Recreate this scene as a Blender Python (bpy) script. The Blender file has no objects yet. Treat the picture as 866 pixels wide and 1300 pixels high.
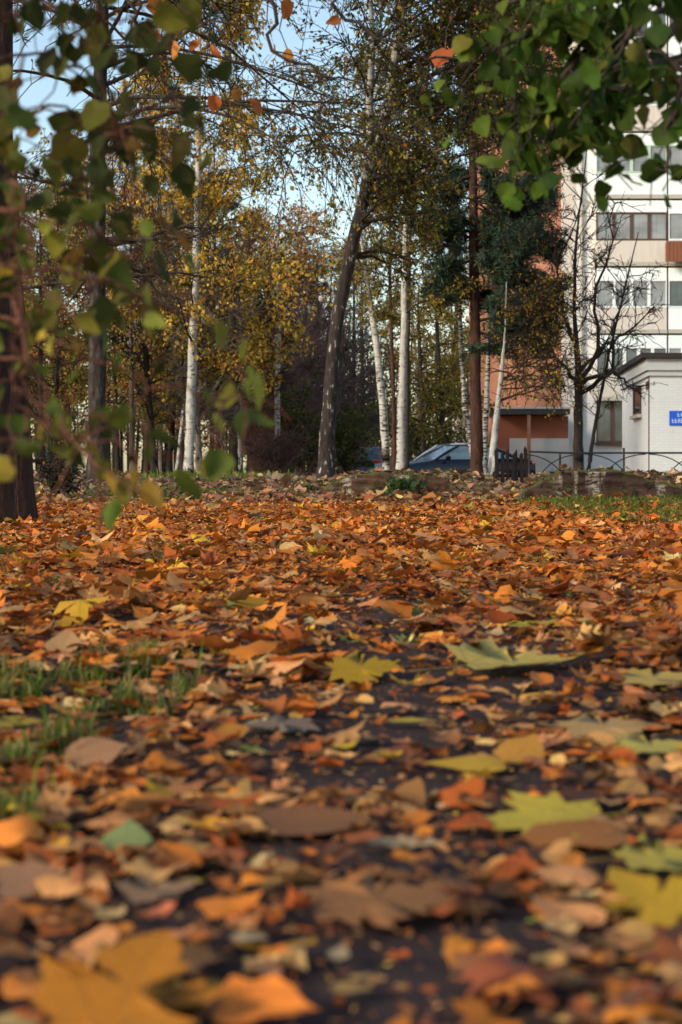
import bpy, math, random
import numpy as np
from mathutils import Vector, noise as mnoise

SEED = 11
rng = np.random.default_rng(SEED)
random.seed(SEED)
F, CX, HOR, H = 1936.0, 433.0, 600.0, 0.30      # focal length in photo pixels, principal column, horizon row, eye height
S = bpy.context.scene
COL = S.collection

# ------------------------------------------------------------------ ground
def smooth(a, b, x):
    t = np.clip((x - a) / (b - a), 0, 1)
    return t * t * (3 - 2 * t)

def gz(x, y):
    x = np.asarray(x, float); y = np.asarray(y, float)
    z = 0.17 * smooth(13.0, 24.0, y) + 0.09 * smooth(32, 46, y)
    ridge = 0.15 * np.exp(-((y - 20.0) / 2.3) ** 2) * smooth(0.1, 0.8, x) * (1 - smooth(4.0, 6.5, x)) * (1 - .8 * np.exp(-((x - 2.2) / .42) ** 2))
    z = z + ridge
    verge = 0.03 * smooth(1.5, 2.6, x) * smooth(10, 14, y) * (1 - smooth(17, 20, y))
    z = z + verge
    dip = 0.42 * smooth(0.6, 1.6, x) * (1 - smooth(6.2, 8.2, x)) * smooth(25, 35, y) * (1 - smooth(64, 75, y))
    z = z - dip
    z = z + 0.010 * np.sin(3.1 * x + 1.3 * y) * np.sin(2.2 * y - .7 * x) + 0.006 * np.sin(9 * x + 2) * np.sin(7.7 * y + x)
    return z

def px(p, y):                      # photo column and a distance -> metres across
    return (p - CX) / F * y
def pz(r, y):                      # photo row and a distance -> height
    return H - (r - HOR) / F * y

def slab_top(X, Y, c, tp, seed):
    tt = np.interp(np.asarray(X) * F / Y + CX, c, tp)
    return pz(tt, Y) + np.array([.018 * mnoise.noise(Vector((x * 4, seed, 0))) + .010 * mnoise.noise(Vector((x * 15, seed, 4))) for x in X])
SLAB_R = [(655, 640), (668, 622), (690, 610), (718, 598), (740, 597), (786, 597), (806, 603), (835, 612), (866, 620), (900, 624), (960, 628)]
SLAB_L = [(372, 640), (395, 630), (420, 614), (442, 604), (475, 600), (515, 601), (545, 603), (560, 608), (575, 616), (600, 632)]

# ------------------------------------------------------------------ mesh helpers
class MB:
    def __init__(s):
        s.v = []; s.f = {3: [], 4: []}; s.n = 0; s.col = []; s.lc = []; s.paths = []; s.ng = []
    def add(s, v, faces, col=None, lc=None):
        v = np.asarray(v, float).reshape(-1, 3)
        for f in faces:
            f = np.asarray(f, int)
            if f.size == 0: continue
            if f.ndim == 1: s.ng.append(f + s.n)
            else: s.f[f.shape[1]].append(f + s.n)
        s.v.append(v); m = len(v)
        c = np.ones((m, 4)); 
        if col is not None: c[:, :3] = col
        s.col.append(c); s.lc.append(np.zeros((m, 3)) if lc is None else np.asarray(lc).reshape(-1, 3))
        s.n += m
    def box(s, x0, x1, y0, y1, z0, z1, col=None):
        v = [(x0,y0,z0),(x1,y0,z0),(x1,y1,z0),(x0,y1,z0),(x0,y0,z1),(x1,y0,z1),(x1,y1,z1),(x0,y1,z1)]
        s.add(v, [np.array([(0,3,2,1),(4,5,6,7),(0,1,5,4),(1,2,6,5),(2,3,7,6),(3,0,4,7)])], col)
    def prism(s, poly, h0, h1, fn):
        """polygon (u, w) swept from h0 to h1; fn(u, w, h) -> xyz"""
        n = len(poly)
        v = [fn(u, w, h0) for u, w in poly] + [fn(u, w, h1) for u, w in poly]
        q = [(i, (i+1) % n, n + (i+1) % n, n + i) for i in range(n)]
        s.add(v, [np.array(q), np.arange(n)[::-1], np.arange(n) + n])
    def path(s, pts, rad, n=5, col=None):
        pts = np.asarray(pts, float); rad = np.broadcast_to(np.asarray(rad, float), (len(pts),))
        s.paths.append((pts, rad, n, col))
    def flush(s):
        groups = {}
        for p in s.paths: groups.setdefault((len(p[0]), p[2]), []).append(p)
        s.paths = []
        for (k, n), L in groups.items():
            P = np.stack([p[0] for p in L]); R = np.stack([p[1] for p in L]); m = len(L)
            T = np.gradient(P, axis=1); T /= np.linalg.norm(T, axis=2, keepdims=True) + 1e-9
            mean = T.mean(1); ref = np.zeros((m, 3))
            ax = np.argmin(np.abs(mean), axis=1); ref[np.arange(m), ax] = 1
            A = np.cross(T, ref[:, None, :]); A /= np.linalg.norm(A, axis=2, keepdims=True) + 1e-9
            B = np.cross(T, A)
            th = np.arange(n) / n * 2 * np.pi
            V = P[:, :, None, :] + R[:, :, None, None] * (np.cos(th)[None, None, :, None] * A[:, :, None, :] + np.sin(th)[None, None, :, None] * B[:, :, None, :])
            V = V.reshape(-1, 3)
            i = np.arange(k - 1)[:, None] * n; j = np.arange(n)[None, :]; j2 = (j + 1) % n
            q = np.stack([i + j, i + j2, i + n + j2, i + n + j], -1).reshape(-1, 4)
            q = (q[None] + (np.arange(m) * k * n)[:, None, None]).reshape(-1, 4)
            cols = np.concatenate([np.tile(np.array(p[3] if p[3] is not None else (1, 1, 1), float), (k * n, 1)) for p in L])
            s.add(V, [q], cols)
    def build(s, name, mat, parent=None, smoothf=False, loc=None):
        s.flush()
        me = bpy.data.meshes.new(name)
        V = np.concatenate(s.v) if s.v else np.zeros((0, 3))
        if loc is not None: V = V - np.asarray(loc, float)
        loops, tot = [], []
        for k in (3, 4):
            if s.f[k]:
                f = np.concatenate(s.f[k]); loops.append(f.ravel()); tot.append(np.full(len(f), k))
        for g in s.ng: loops.append(g); tot.append(np.array([len(g)]))
        loops = np.concatenate(loops); tot = np.concatenate(tot)
        me.vertices.add(len(V)); me.vertices.foreach_set('co', V.astype(np.float32).ravel())
        me.loops.add(len(loops)); me.loops.foreach_set('vertex_index', loops.astype(np.int32))
        me.polygons.add(len(tot))
        me.polygons.foreach_set('loop_start', np.concatenate([[0], np.cumsum(tot)[:-1]]).astype(np.int32))
        me.polygons.foreach_set('loop_total', tot.astype(np.int32))
        me.polygons.foreach_set('use_smooth', np.full(len(tot), bool(smoothf)))
        me.update(calc_edges=True); me.validate()
        a = me.attributes.new('Col', 'FLOAT_COLOR', 'POINT'); a.data.foreach_set('color', np.concatenate(s.col).astype(np.float32).ravel())
        a = me.attributes.new('lc', 'FLOAT_VECTOR', 'POINT'); a.data.foreach_set('vector', np.concatenate(s.lc).astype(np.float32).ravel())
        me.materials.append(mat)
        o = bpy.data.objects.new(name, me); COL.objects.link(o)
        if loc is not None: o.location = loc
        if parent is not None: o.parent = parent
        return o

def tag(o, label=None, cat=None, group=None, kind=None):
    if label: o['label'] = label
    if cat: o['category'] = cat
    if group: o['group'] = group
    if kind: o['kind'] = kind
    return o
def thing(name, label, cat, loc=(0, 0, 0), group=None):
    o = bpy.data.objects.new(name, None); COL.objects.link(o); o.location = loc; o.empty_display_size = .2
    return tag(o, label, cat, group)
def part(mb, name, mat, root, smoothf=False):
    """mesh given in world metres, parented to an unrotated Empty (or to a part of one)"""
    base = np.array(root.location)
    p = root.parent
    while p is not None: base = base + np.array(p.location); p = p.parent
    for i in range(len(mb.v)): mb.v[i] = mb.v[i] - base
    mb.paths = [(a - base, b, c, d) for a, b, c, d in mb.paths]
    return mb.build(name, mat, root, smoothf)

# ------------------------------------------------------------------ materials
class NT:
    def __init__(s, name):
        s.m = bpy.data.materials.new(name); s.m.use_nodes = True; s.t = s.m.node_tree; s.t.nodes.clear()
        s.out = s.n('ShaderNodeOutputMaterial')
    def n(s, t, **kw):
        o = s.t.nodes.new(t)
        for k, v in kw.items(): setattr(o, k, v)
        return o
    def l(s, a, b): s.t.links.new(a, b)
    def val(s, sock, v):
        if hasattr(v, 'is_output') or isinstance(v, bpy.types.NodeSocket): s.l(v, sock)
        else: sock.default_value = v
    def noise(s, scale, detail=4, vec=None, rough=.55):
        o = s.n('ShaderNodeTexNoise'); o.inputs['Scale'].default_value = scale; o.inputs['Detail'].default_value = detail; o.inputs['Roughness'].default_value = rough
        if vec is not None: s.l(vec, o.inputs['Vector'])
        return o.outputs['Fac']
    def mapping(s, scale, src=None):
        tc = s.n('ShaderNodeTexCoord'); mp = s.n('ShaderNodeMapping'); mp.inputs['Scale'].default_value = scale
        s.l(src if src is not None else tc.outputs['Object'], mp.inputs['Vector']); return mp.outputs['Vector']
    def ramp(s, fac, stops, interp='LINEAR'):
        r = s.n('ShaderNodeValToRGB'); r.color_ramp.interpolation = interp
        e = r.color_ramp.elements
        while len(e) < len(stops): e.new(.5)
        for i, (p, c) in enumerate(stops): e[i].position = p; e[i].color = (*c, 1) if len(c) == 3 else c
        s.l(fac, r.inputs['Fac']); return r.outputs['Color']
    def mix(s, fac, a, b, mode='MIX'):
        m = s.n('ShaderNodeMix', data_type='RGBA', blend_type=mode)
        s.val(m.inputs[0], fac); 
        for sock, v in ((m.inputs[6], a), (m.inputs[7], b)):
            if isinstance(v, tuple): sock.default_value = (*v, 1) if len(v) == 3 else v
            else: s.l(v, sock)
        return m.outputs[2]
    def math(s, op, a, b=0.0, clamp=False):
        m = s.n('ShaderNodeMath', operation=op, use_clamp=clamp); s.val(m.inputs[0], a); s.val(m.inputs[1], b); return m.outputs[0]
    def bsdf(s, color, rough=.7, spec=.3, bump=None, bstr=.3, bdist=.02, metal=0.0, trans=0.0):
        b = s.n('ShaderNodeBsdfPrincipled')
        if isinstance(color, tuple): b.inputs['Base Color'].default_value = (*color, 1)
        else: s.l(color, b.inputs['Base Color'])
        s.val(b.inputs['Roughness'], rough); b.inputs['Specular IOR Level'].default_value = spec; b.inputs['Metallic'].default_value = metal
        if bump is not None:
            bp = s.n('ShaderNodeBump'); bp.inputs['Strength'].default_value = bstr; bp.inputs['Distance'].default_value = bdist
            s.l(bump, bp.inputs['Height']); s.l(bp.outputs['Normal'], b.inputs['Normal'])
        if trans:
            t = s.n('ShaderNodeBsdfTranslucent'); s.l(color, t.inputs['Color']) if not isinstance(color, tuple) else None
            mx = s.n('ShaderNodeMixShader'); mx.inputs[0].default_value = trans
            s.l(b.outputs[0], mx.inputs[1]); s.l(t.outputs[0], mx.inputs[2]); s.l(mx.outputs[0], s.out.inputs['Surface'])
        else: s.l(b.outputs[0], s.out.inputs['Surface'])
        return s.m

def attr(nt, name, out='Color'):
    a = nt.n('ShaderNodeAttribute', attribute_name=name); return a.outputs[out]

def leaf_material(name, trans=.25, rough=.6, blotch=True, veins=True, spec=.10):
    nt = NT(name); c = attr(nt, 'Col')
    if blotch:
        lc = attr(nt, 'lc', 'Vector')
        f = nt.noise(34, 5)
        c = nt.mix(nt.math('MULTIPLY', nt.ramp(f, [(.44, (0, 0, 0)), (.75, (1, 1, 1))]), .6), c, nt.mix(.7, c, (.13, .055, .025)))
        f2 = nt.noise(150, 3)
        c = nt.mix(nt.ramp(f2, [(.60, (0, 0, 0)), (.67, (.75, .75, .75))]), c, (.07, .035, .02))
        if veins:
            sx = nt.n('ShaderNodeSeparateXYZ'); nt.l(lc, sx.inputs[0])
            ax = nt.math('ABSOLUTE', sx.outputs[0])
            r2 = nt.math('SQRT', nt.math('ADD', nt.math('MULTIPLY', ax, ax), nt.math('MULTIPLY', sx.outputs[1], sx.outputs[1])))
            an = nt.math('ARCTAN2', sx.outputs[0], sx.outputs[1])
            ray = nt.math('MULTIPLY', nt.math('ABSOLUTE', nt.math('SUBTRACT', nt.math('FRACT', nt.math('ADD', nt.math('DIVIDE', an, .72), .5)), .5)), nt.math('MULTIPLY', r2, .72))
            mid = nt.math('LESS_THAN', ray, .011)
            w = nt.math('SUBTRACT', r2, nt.math('MULTIPLY', ray, 1.1))
            fr = nt.math('FRACT', nt.math('MULTIPLY', w, 8.5))
            side = nt.math('MULTIPLY', nt.math('LESS_THAN', fr, .11), .5)
            c = nt.mix(nt.math('MULTIPLY', nt.math('MAXIMUM', mid, side), .42), c, nt.mix(.6, c, (.10, .045, .02) if name.startswith('fallen') else (.4, .4, .12)))
    return nt.bsdf(c, rough, spec, trans=trans)

def bark(name, dark, light, sv=9, stretch=.25, bstr=.8, bdist=.02):
    nt = NT(name); v = nt.mapping((1, 1, stretch))
    f = nt.noise(sv, 6, v, .65); g = nt.noise(sv * 4, 3, v)
    h = nt.math('ADD', f, nt.math('MULTIPLY', g, .35))
    c = nt.ramp(h, [(.45, dark), (.62, tuple((a + b) / 2 for a, b in zip(dark, light))), (.85, light)])
    return nt.bsdf(c, .9, .15, h, bstr, bdist)

def birch_bark(name, lo, hi, white=(.56, .55, .50), dark=(.035, .028, .024), base=.5):
    """white bark with dark lens marks and scars; rough dark bark with pale flecks from the foot up to about lo..hi metres"""
    nt = NT(name); v = nt.mapping((1, 1, 5.5)); f = nt.noise(6.5, 4, v, .55); big = nt.noise(1.7, 3)
    marks = nt.ramp(nt.math('ADD', f, nt.math('MULTIPLY', nt.math('SUBTRACT', big, .5), .75)), [(.575, (0, 0, 0)), (.635, (1, 1, 1))])
    v2 = nt.mapping((1, 1, .7)); g = nt.noise(5, 5, v2, .62)
    tc = nt.n('ShaderNodeTexCoord'); sx = nt.n('ShaderNodeSeparateXYZ'); nt.l(tc.outputs['Object'], sx.inputs[0])
    hgt = nt.n('ShaderNodeMapRange'); nt.l(sx.outputs[2], hgt.inputs[0]); hgt.inputs[1].default_value = lo; hgt.inputs[2].default_value = hi
    rough_f = nt.math('ADD', nt.math('MULTIPLY', nt.math('SUBTRACT', g, .5), 2.6), nt.math('SUBTRACT', 1.0, hgt.outputs[0]))
    rough_f = nt.ramp(rough_f, [(.42, (0, 0, 0)), (.52, (1, 1, 1))])
    wc = nt.ramp(nt.noise(11, 5, v2), [(.3, tuple(.55 * a for a in white)), (.55, tuple(.85 * a for a in white)), (.75, white)])
    c = nt.mix(marks, wc, dark)
    v3 = nt.mapping((1, 1, .35)); fl = nt.noise(16, 5, v3, .6)
    dk = nt.ramp(fl, [(.35, dark), (.56, (.045, .034, .03)), (.60, (.06, .046, .04)), (.64, tuple(.7 * a for a in white)), (.8, white)])
    c = nt.mix(rough_f, c, dk)
    return nt.bsdf(c, .85, .2, nt.math('ADD', g, nt.math('MULTIPLY', fl, .6)), .9, .03)

def plain(name, color, rough=.6, spec=.3, nscale=6, namp=.25, bstr=.15, metal=0.0, streak=None):
    nt = NT(name); v = nt.mapping(streak) if streak else None
    f = nt.noise(nscale, 6, v)
    c = nt.mix(f, tuple(x * (1 - namp) for x in color), tuple(min(1, x * (1 + namp)) for x in color))
    return nt.bsdf(c, rough, spec, f, bstr, .01, metal)

def brick_mat(name, c1, c2, mortar, scale=1.0, stain=(.2, .2, .2), stainf=.3, dirx=True):
    nt = NT(name); tc = nt.n('ShaderNodeTexCoord'); sx = nt.n('ShaderNodeSeparateXYZ'); nt.l(tc.outputs['Object'], sx.inputs[0])
    cb = nt.n('ShaderNodeCombineXYZ'); nt.l(nt.math('ADD', sx.outputs[0], sx.outputs[1]), cb.inputs[0]); nt.l(sx.outputs[2], cb.inputs[1])
    b = nt.n('ShaderNodeTexBrick'); nt.l(cb.outputs[0], b.inputs['Vector'])
    b.inputs['Color1'].default_value = (*c1, 1); b.inputs['Color2'].default_value = (*c2, 1); b.inputs['Mortar'].default_value = (*mortar, 1)
    b.inputs['Scale'].default_value = scale; b.inputs['Brick Width'].default_value = .26; b.inputs['Row Height'].default_value = .077; b.inputs['Mortar Size'].default_value = .008
    f = nt.noise(.7, 5); g = nt.noise(5, 4)
    c = nt.mix(nt.math('MULTIPLY', nt.ramp(f, [(.45, (0, 0, 0)), (.75, (1, 1, 1))]), stainf), b.outputs['Color'], stain)
    c = nt.mix(nt.math('MULTIPLY', nt.ramp(g, [(.55, (0, 0, 0)), (.8, (1, 1, 1))]), stainf * .7), c, stain)
    return nt.bsdf(c, .85, .2, b.outputs['Fac'], -.3, .006)

def glass_mat(name, tint):
    nt = NT(name); f = nt.noise(.9, 3); v = nt.mapping((7, 7, .25)); g = nt.noise(1.6, 3, v)
    c = nt.mix(nt.math('ADD', nt.math('MULTIPLY', nt.ramp(f, [(.4, (0, 0, 0)), (.6, (1, 1, 1))]), .55), nt.math('MULTIPLY', g, .5), True), tuple(x * .3 for x in tint), tint)
    return nt.bsdf(c, .07, .6)

M = {}
M['litter'] = leaf_material('fallen_leaf_skin', .22, .55)
M['litter_far'] = leaf_material('fallen_leaf_skin_far', .15, .65, False, False)
M['leaf'] = leaf_material('fresh_leaf_skin', .42, .6, False, True, .12)
M['foliage'] = leaf_material('foliage_skin', .48, .6, False, False)
M['needle'] = leaf_material('needle_skin', .12, .6, False, False)
M['grass'] = leaf_material('grass_blade', .35, .6, False, False)
M['pine_dark'] = bark('dark_pine_bark', (.012, .007, .006), (.055, .028, .022), 8, .22, 1.0, .04)
M['pine_red'] = bark('red_pine_bark', (.016, .009, .008), (.085, .043, .033), 9, .25, 1.0, .03)
M['grey_bark'] = bark('grey_bark', (.04, .033, .028), (.20, .17, .145), 10, .2)
M['dark_bark'] = bark('dark_bark', (.012, .009, .008), (.055, .043, .037), 10, .25)
M['birch_white'] = birch_bark('white_birch_bark', -.4, .9, (.50, .49, .46))
M['birch_mid'] = birch_bark('patchy_birch_bark', 3.0, 7.2, (.48, .46, .42), (.018, .014, .012))
M['birch_old'] = birch_bark('old_birch_bark', 8.0, 14.0, (.10, .09, .08), (.012, .009, .008))
M['twig'] = bark('twig_bark', (.02, .014, .012), (.07, .05, .042), 20, .3)
M['twig_red'] = bark('reddish_twig_bark', (.06, .025, .016), (.17, .075, .048), 30, .3)
M['twig_purple'] = bark('purple_twig_bark', (.07, .042, .042), (.19, .12, .11), 15, .3)

def ground_mat():
    nt = NT('earth'); tc = nt.n('ShaderNodeTexCoord'); sx = nt.n('ShaderNodeSeparateXYZ'); nt.l(tc.outputs['Object'], sx.inputs[0])
    f = nt.noise(3, 8); g = nt.noise(45, 6)
    soil = nt.ramp(nt.math('ADD', nt.math('MULTIPLY', f, .5), nt.math('MULTIPLY', g, .5)), [(.3, (.022, .015, .015)), (.5, (.055, .037, .034)), (.62, (.10, .068, .056)), (.75, (.17, .12, .09))])
    vo = nt.n('ShaderNodeTexVoronoi'); vo.inputs['Scale'].default_value = 11
    lit = nt.ramp(nt.math('FRACT', nt.math('MULTIPLY', vo.outputs['Distance'], 7.3)), [(0, (.06, .035, .025)), (.5, (.16, .08, .04)), (1, (.26, .12, .05))])
    cs = nt.n('ShaderNodeSeparateColor'); nt.l(vo.outputs['Color'], cs.inputs[0])
    lit = nt.ramp(cs.outputs[0], [(.0, (.045, .03, .022)), (.3, (.10, .06, .04)), (.5, (.19, .085, .04)), (.7, (.24, .13, .06)), (.85, (.15, .11, .08)), (1., (.05, .07, .025))])
    gr = nt.ramp(nt.noise(.8, 5), [(.42, (0, 0, 0)), (.62, (1, 1, 1))])
    lit = nt.mix(nt.math('MULTIPLY', gr, .55), lit, (.045, .065, .022))
    mr = nt.n('ShaderNodeMapRange'); nt.l(sx.outputs[1], mr.inputs[0]); mr.inputs[1].default_value = 9; mr.inputs[2].default_value = 17
    c = nt.mix(mr.outputs[0], soil, lit)
    return nt.bsdf(c, .95, .1, nt.math('ADD', f, g), .7, .02)
M['earth'] = ground_mat()

def grid_sheet(name, mat, xs, ys, zfn, kind='structure', label=None):
    X, Y = np.meshgrid(xs, ys); Z = zfn(X, Y)
    v = np.stack([X, Y, Z], -1).reshape(-1, 3); nx, ny = len(xs), len(ys)
    i = np.arange(ny - 1)[:, None] * nx + np.arange(nx - 1)[None]
    q = np.stack([i, i + 1, i + nx + 1, i + nx], -1).reshape(-1, 4)
    mb = MB(); mb.add(v, [q]); o = mb.build(name, mat, None, True)
    o['kind'] = kind
    return o
xs = np.concatenate([-np.geomspace(500, 8, 26), np.linspace(-7.8, 7.8, 157), np.geomspace(8, 500, 26)])
ys = np.concatenate([np.linspace(-30, -2, 12), np.linspace(-1.8, 30, 319), np.geomspace(30.5, 500, 50)])
ground = grid_sheet('ground', M['earth'], xs, ys, gz)
asphalt = plain('asphalt', (.105, .105, .115), .85, .25, 30, .35, .3)
grid_sheet('road', asphalt, np.linspace(-26, -.6, 80), np.linspace(27.0, 31.5, 12), lambda x, y: gz(x, y) + .03)
grid_sheet('car_park', asphalt, np.linspace(1.6, 6.8, 20), np.linspace(40, 64, 30), lambda x, y: gz(x, y) + .012)

# ------------------------------------------------------------------ leaf shapes
MAPLE = [(0, 0), (.12, -.07), (.36, -.09), (.30, .07), (.50, .13), (.42, .21), (.62, .44), (.46, .42), (.43, .55), (.25, .45), (.30, .66), (.20, .67), (.15, .82), (0, 1.0)]
HEART = [(0, 0), (.14, -.06), (.30, -.03), (.42, .12), (.46, .30), (.41, .50), (.29, .70), (.14, .87), (.04, .97), (0, 1.06)]
OVATE = [(0, 0), (.16, .05), (.28, .18), (.33, .35), (.29, .55), (.19, .75), (.08, .92), (0, 1.0)]
OAK = [(0, 0), (.05, .08), (.16, .12), (.10, .22), (.25, .30), (.14, .40), (.32, .52), (.18, .58), (.32, .74), (.18, .78), (.20, .92), (.08, .96), (0, 1.0)]
LANCE = [(0, 0), (.09, .10), (.16, .28), (.18, .45), (.14, .66), (.07, .86), (0, 1.0)]
KINDS = {'maple': MAPLE, 'heart-shaped': HEART, 'birch': OVATE, 'oak': OAK, 'narrow': LANCE}
def template(kind, hi, r):
    half = KINDS[kind]
    if not hi and len(half) > 9: half = [half[i] for i in sorted({int(round(q * (len(half) - 1) / 7)) for q in range(8)})] if kind != 'maple' else [half[i] for i in (0, 2, 4, 6, 9, 11, 13)]
    pts = np.array(half + [(-x, y) for x, y in half[-2:0:-1]], float)
    pts += r.normal(0, .026, pts.shape) * (np.abs(pts[:, :1]) > 0)
    c = np.array([0, .38]); n = len(pts)
    if hi:
        inn = c + (pts - c) * .52
        v2 = np.concatenate([[c], inn, pts])
        i = np.arange(n); j = (i + 1) % n
        tri = np.stack([np.zeros(n, int), 1 + i, 1 + j], -1); quad = np.stack([1 + i, 1 + n + i, 1 + n + j, 1 + j], -1)
    else:
        v2 = np.concatenate([[c], pts]); i = np.arange(n); j = (i + 1) % n
        tri = np.stack([np.zeros(n, int), 1 + i, 1 + j], -1); quad = np.zeros((0, 4), int)
    x, y = v2[:, 0], v2[:, 1] - .4
    a, b, cc = r.normal(.25, .55), r.normal(.15, .4), r.normal(0, .4)
    ph = r.uniform(0, 6.3)
    rad = np.hypot(x, y); th = np.arctan2(y, x)
    z = a * x * x + b * y * y + cc * x * y + .22 * np.abs(x) * r.uniform(-.3, 1) + rad ** 1.5 * .13 * np.sin(3 * th + ph) + rad ** 2 * .12 * np.sin(7 * th + ph * 2)
    v = np.stack([x, v2[:, 1], z], -1)
    lc = np.stack([v2[:, 0], v2[:, 1], np.zeros(len(v2))], -1)
    if hi:                          # the stalk
        k = len(v); l = r.uniform(.25, .6); bend = r.uniform(-.2, .2); up = r.uniform(0, .15)
        st = np.array([(-.012, .02, .01), (.012, .02, .01), (-.01 + bend * .4, -l * .5, up), (.01 + bend * .4, -l * .5, up), (-.012 + bend, -l, up * .6), (.012 + bend, -l, up * .6)])
        v = np.concatenate([v, st]); lc = np.concatenate([lc, np.zeros((6, 3))])
        quad = np.concatenate([quad, [(k, k + 1, k + 3, k + 2), (k + 2, k + 3, k + 5, k + 4)]])
    return v, tri, quad, lc
trng = np.random.default_rng(5)
TPL = {(k, hi): [template(k, hi, trng) for _ in range(14)] for k in KINDS for hi in (True, False)}

def frames(yaw, tilt, tiltdir):
    """dir and normal of leaves lying on the ground"""
    n = np.stack([np.sin(tilt) * np.cos(tiltdir), np.sin(tilt) * np.sin(tiltdir), np.cos(tilt)], -1)
    d = np.stack([np.cos(yaw), np.sin(yaw), np.zeros_like(yaw)], -1)
    d -= n * (d * n).sum(-1, keepdims=True); d /= np.linalg.norm(d, axis=-1, keepdims=True)
    return d, n
def put_leaves(mb, tpl, pos, d, n, size, col, flip=None):
    v, tri, quad, lc = tpl; m = len(pos); T = len(v)
    s = np.cross(d, n)
    if flip is None: flip = np.ones(m)
    V = pos[:, None] + size[:, None, None] * (v[None, :, 0:1] * s[:, None] + v[None, :, 1:2] * d[:, None] + v[None, :, 2:3] * n[:, None] * flip[:, None, None])
    off = (np.arange(m) * T)[:, None, None]
    mb.add(V, [(tri[None] + off).reshape(-1, 3), (quad[None] + off).reshape(-1, 4) if len(quad) else np.zeros((0, 4), int)],
           np.repeat(col, T, 0), np.tile(lc, (m, 1)))
def quads(mb, pos, d, n, ln, w, col, fold=.18):
    """small two-faced folded leaves for crowns"""
    m = len(pos); s = np.cross(d, n); s /= np.linalg.norm(s, axis=-1, keepdims=True) + 1e-9
    nn = np.cross(s, d)
    ln = ln[:, None]; w = np.asarray(w).reshape(-1, 1)
    V = np.stack([pos, pos + d * ln * .45 + s * w + nn * w * fold, pos + d * ln, pos + d * ln * .45 - s * w + nn * w * fold], 1)
    q = np.array([[0, 1, 2], [0, 2, 3]])[None] + (np.arange(m) * 4)[:, None, None]
    mb.add(V.reshape(-1, 3), [q.reshape(-1, 3)], np.repeat(col, 4, 0))
def pick(r, pal, n, jit=.18):
    w = np.array([p[0] for p in pal], float); w /= w.sum()
    c = np.array([p[1] for p in pal])[r.choice(len(pal), n, p=w)]
    return np.clip(c * np.exp(r.normal(0, jit, (n, 1))) * np.exp(r.normal(0, .06, (n, 3))), .004, .9)

# ------------------------------------------------------------------ fallen leaves
ORANGE, RUST, TAN, BROWN, DARK, YEL, PALE, PURP, GRN = (.60, .19, .028), (.40, .10, .02), (.55, .27, .095), (.28, .115, .042), (.08, .036, .022), (.60, .33, .03), (.60, .38, .15), (.26, .085, .036), (.20, .24, .06)
NAMES = [('orange', ORANGE), ('rust red', RUST), ('tan', TAN), ('brown', BROWN), ('dark brown', DARK), ('yellow', YEL), ('pale buff', PALE), ('purplish brown', PURP), ('green', GRN)]
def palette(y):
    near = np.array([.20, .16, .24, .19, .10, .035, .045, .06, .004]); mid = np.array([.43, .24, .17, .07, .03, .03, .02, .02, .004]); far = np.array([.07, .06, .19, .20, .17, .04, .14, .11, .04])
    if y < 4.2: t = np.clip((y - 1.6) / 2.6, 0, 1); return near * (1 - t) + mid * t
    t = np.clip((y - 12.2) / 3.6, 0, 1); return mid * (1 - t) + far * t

def snoise(x, y, s, o=0.0):
    return np.array([mnoise.noise(Vector((a * s + o, b * s - o, 3.1 + o))) for a, b in zip(x, y)])

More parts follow.
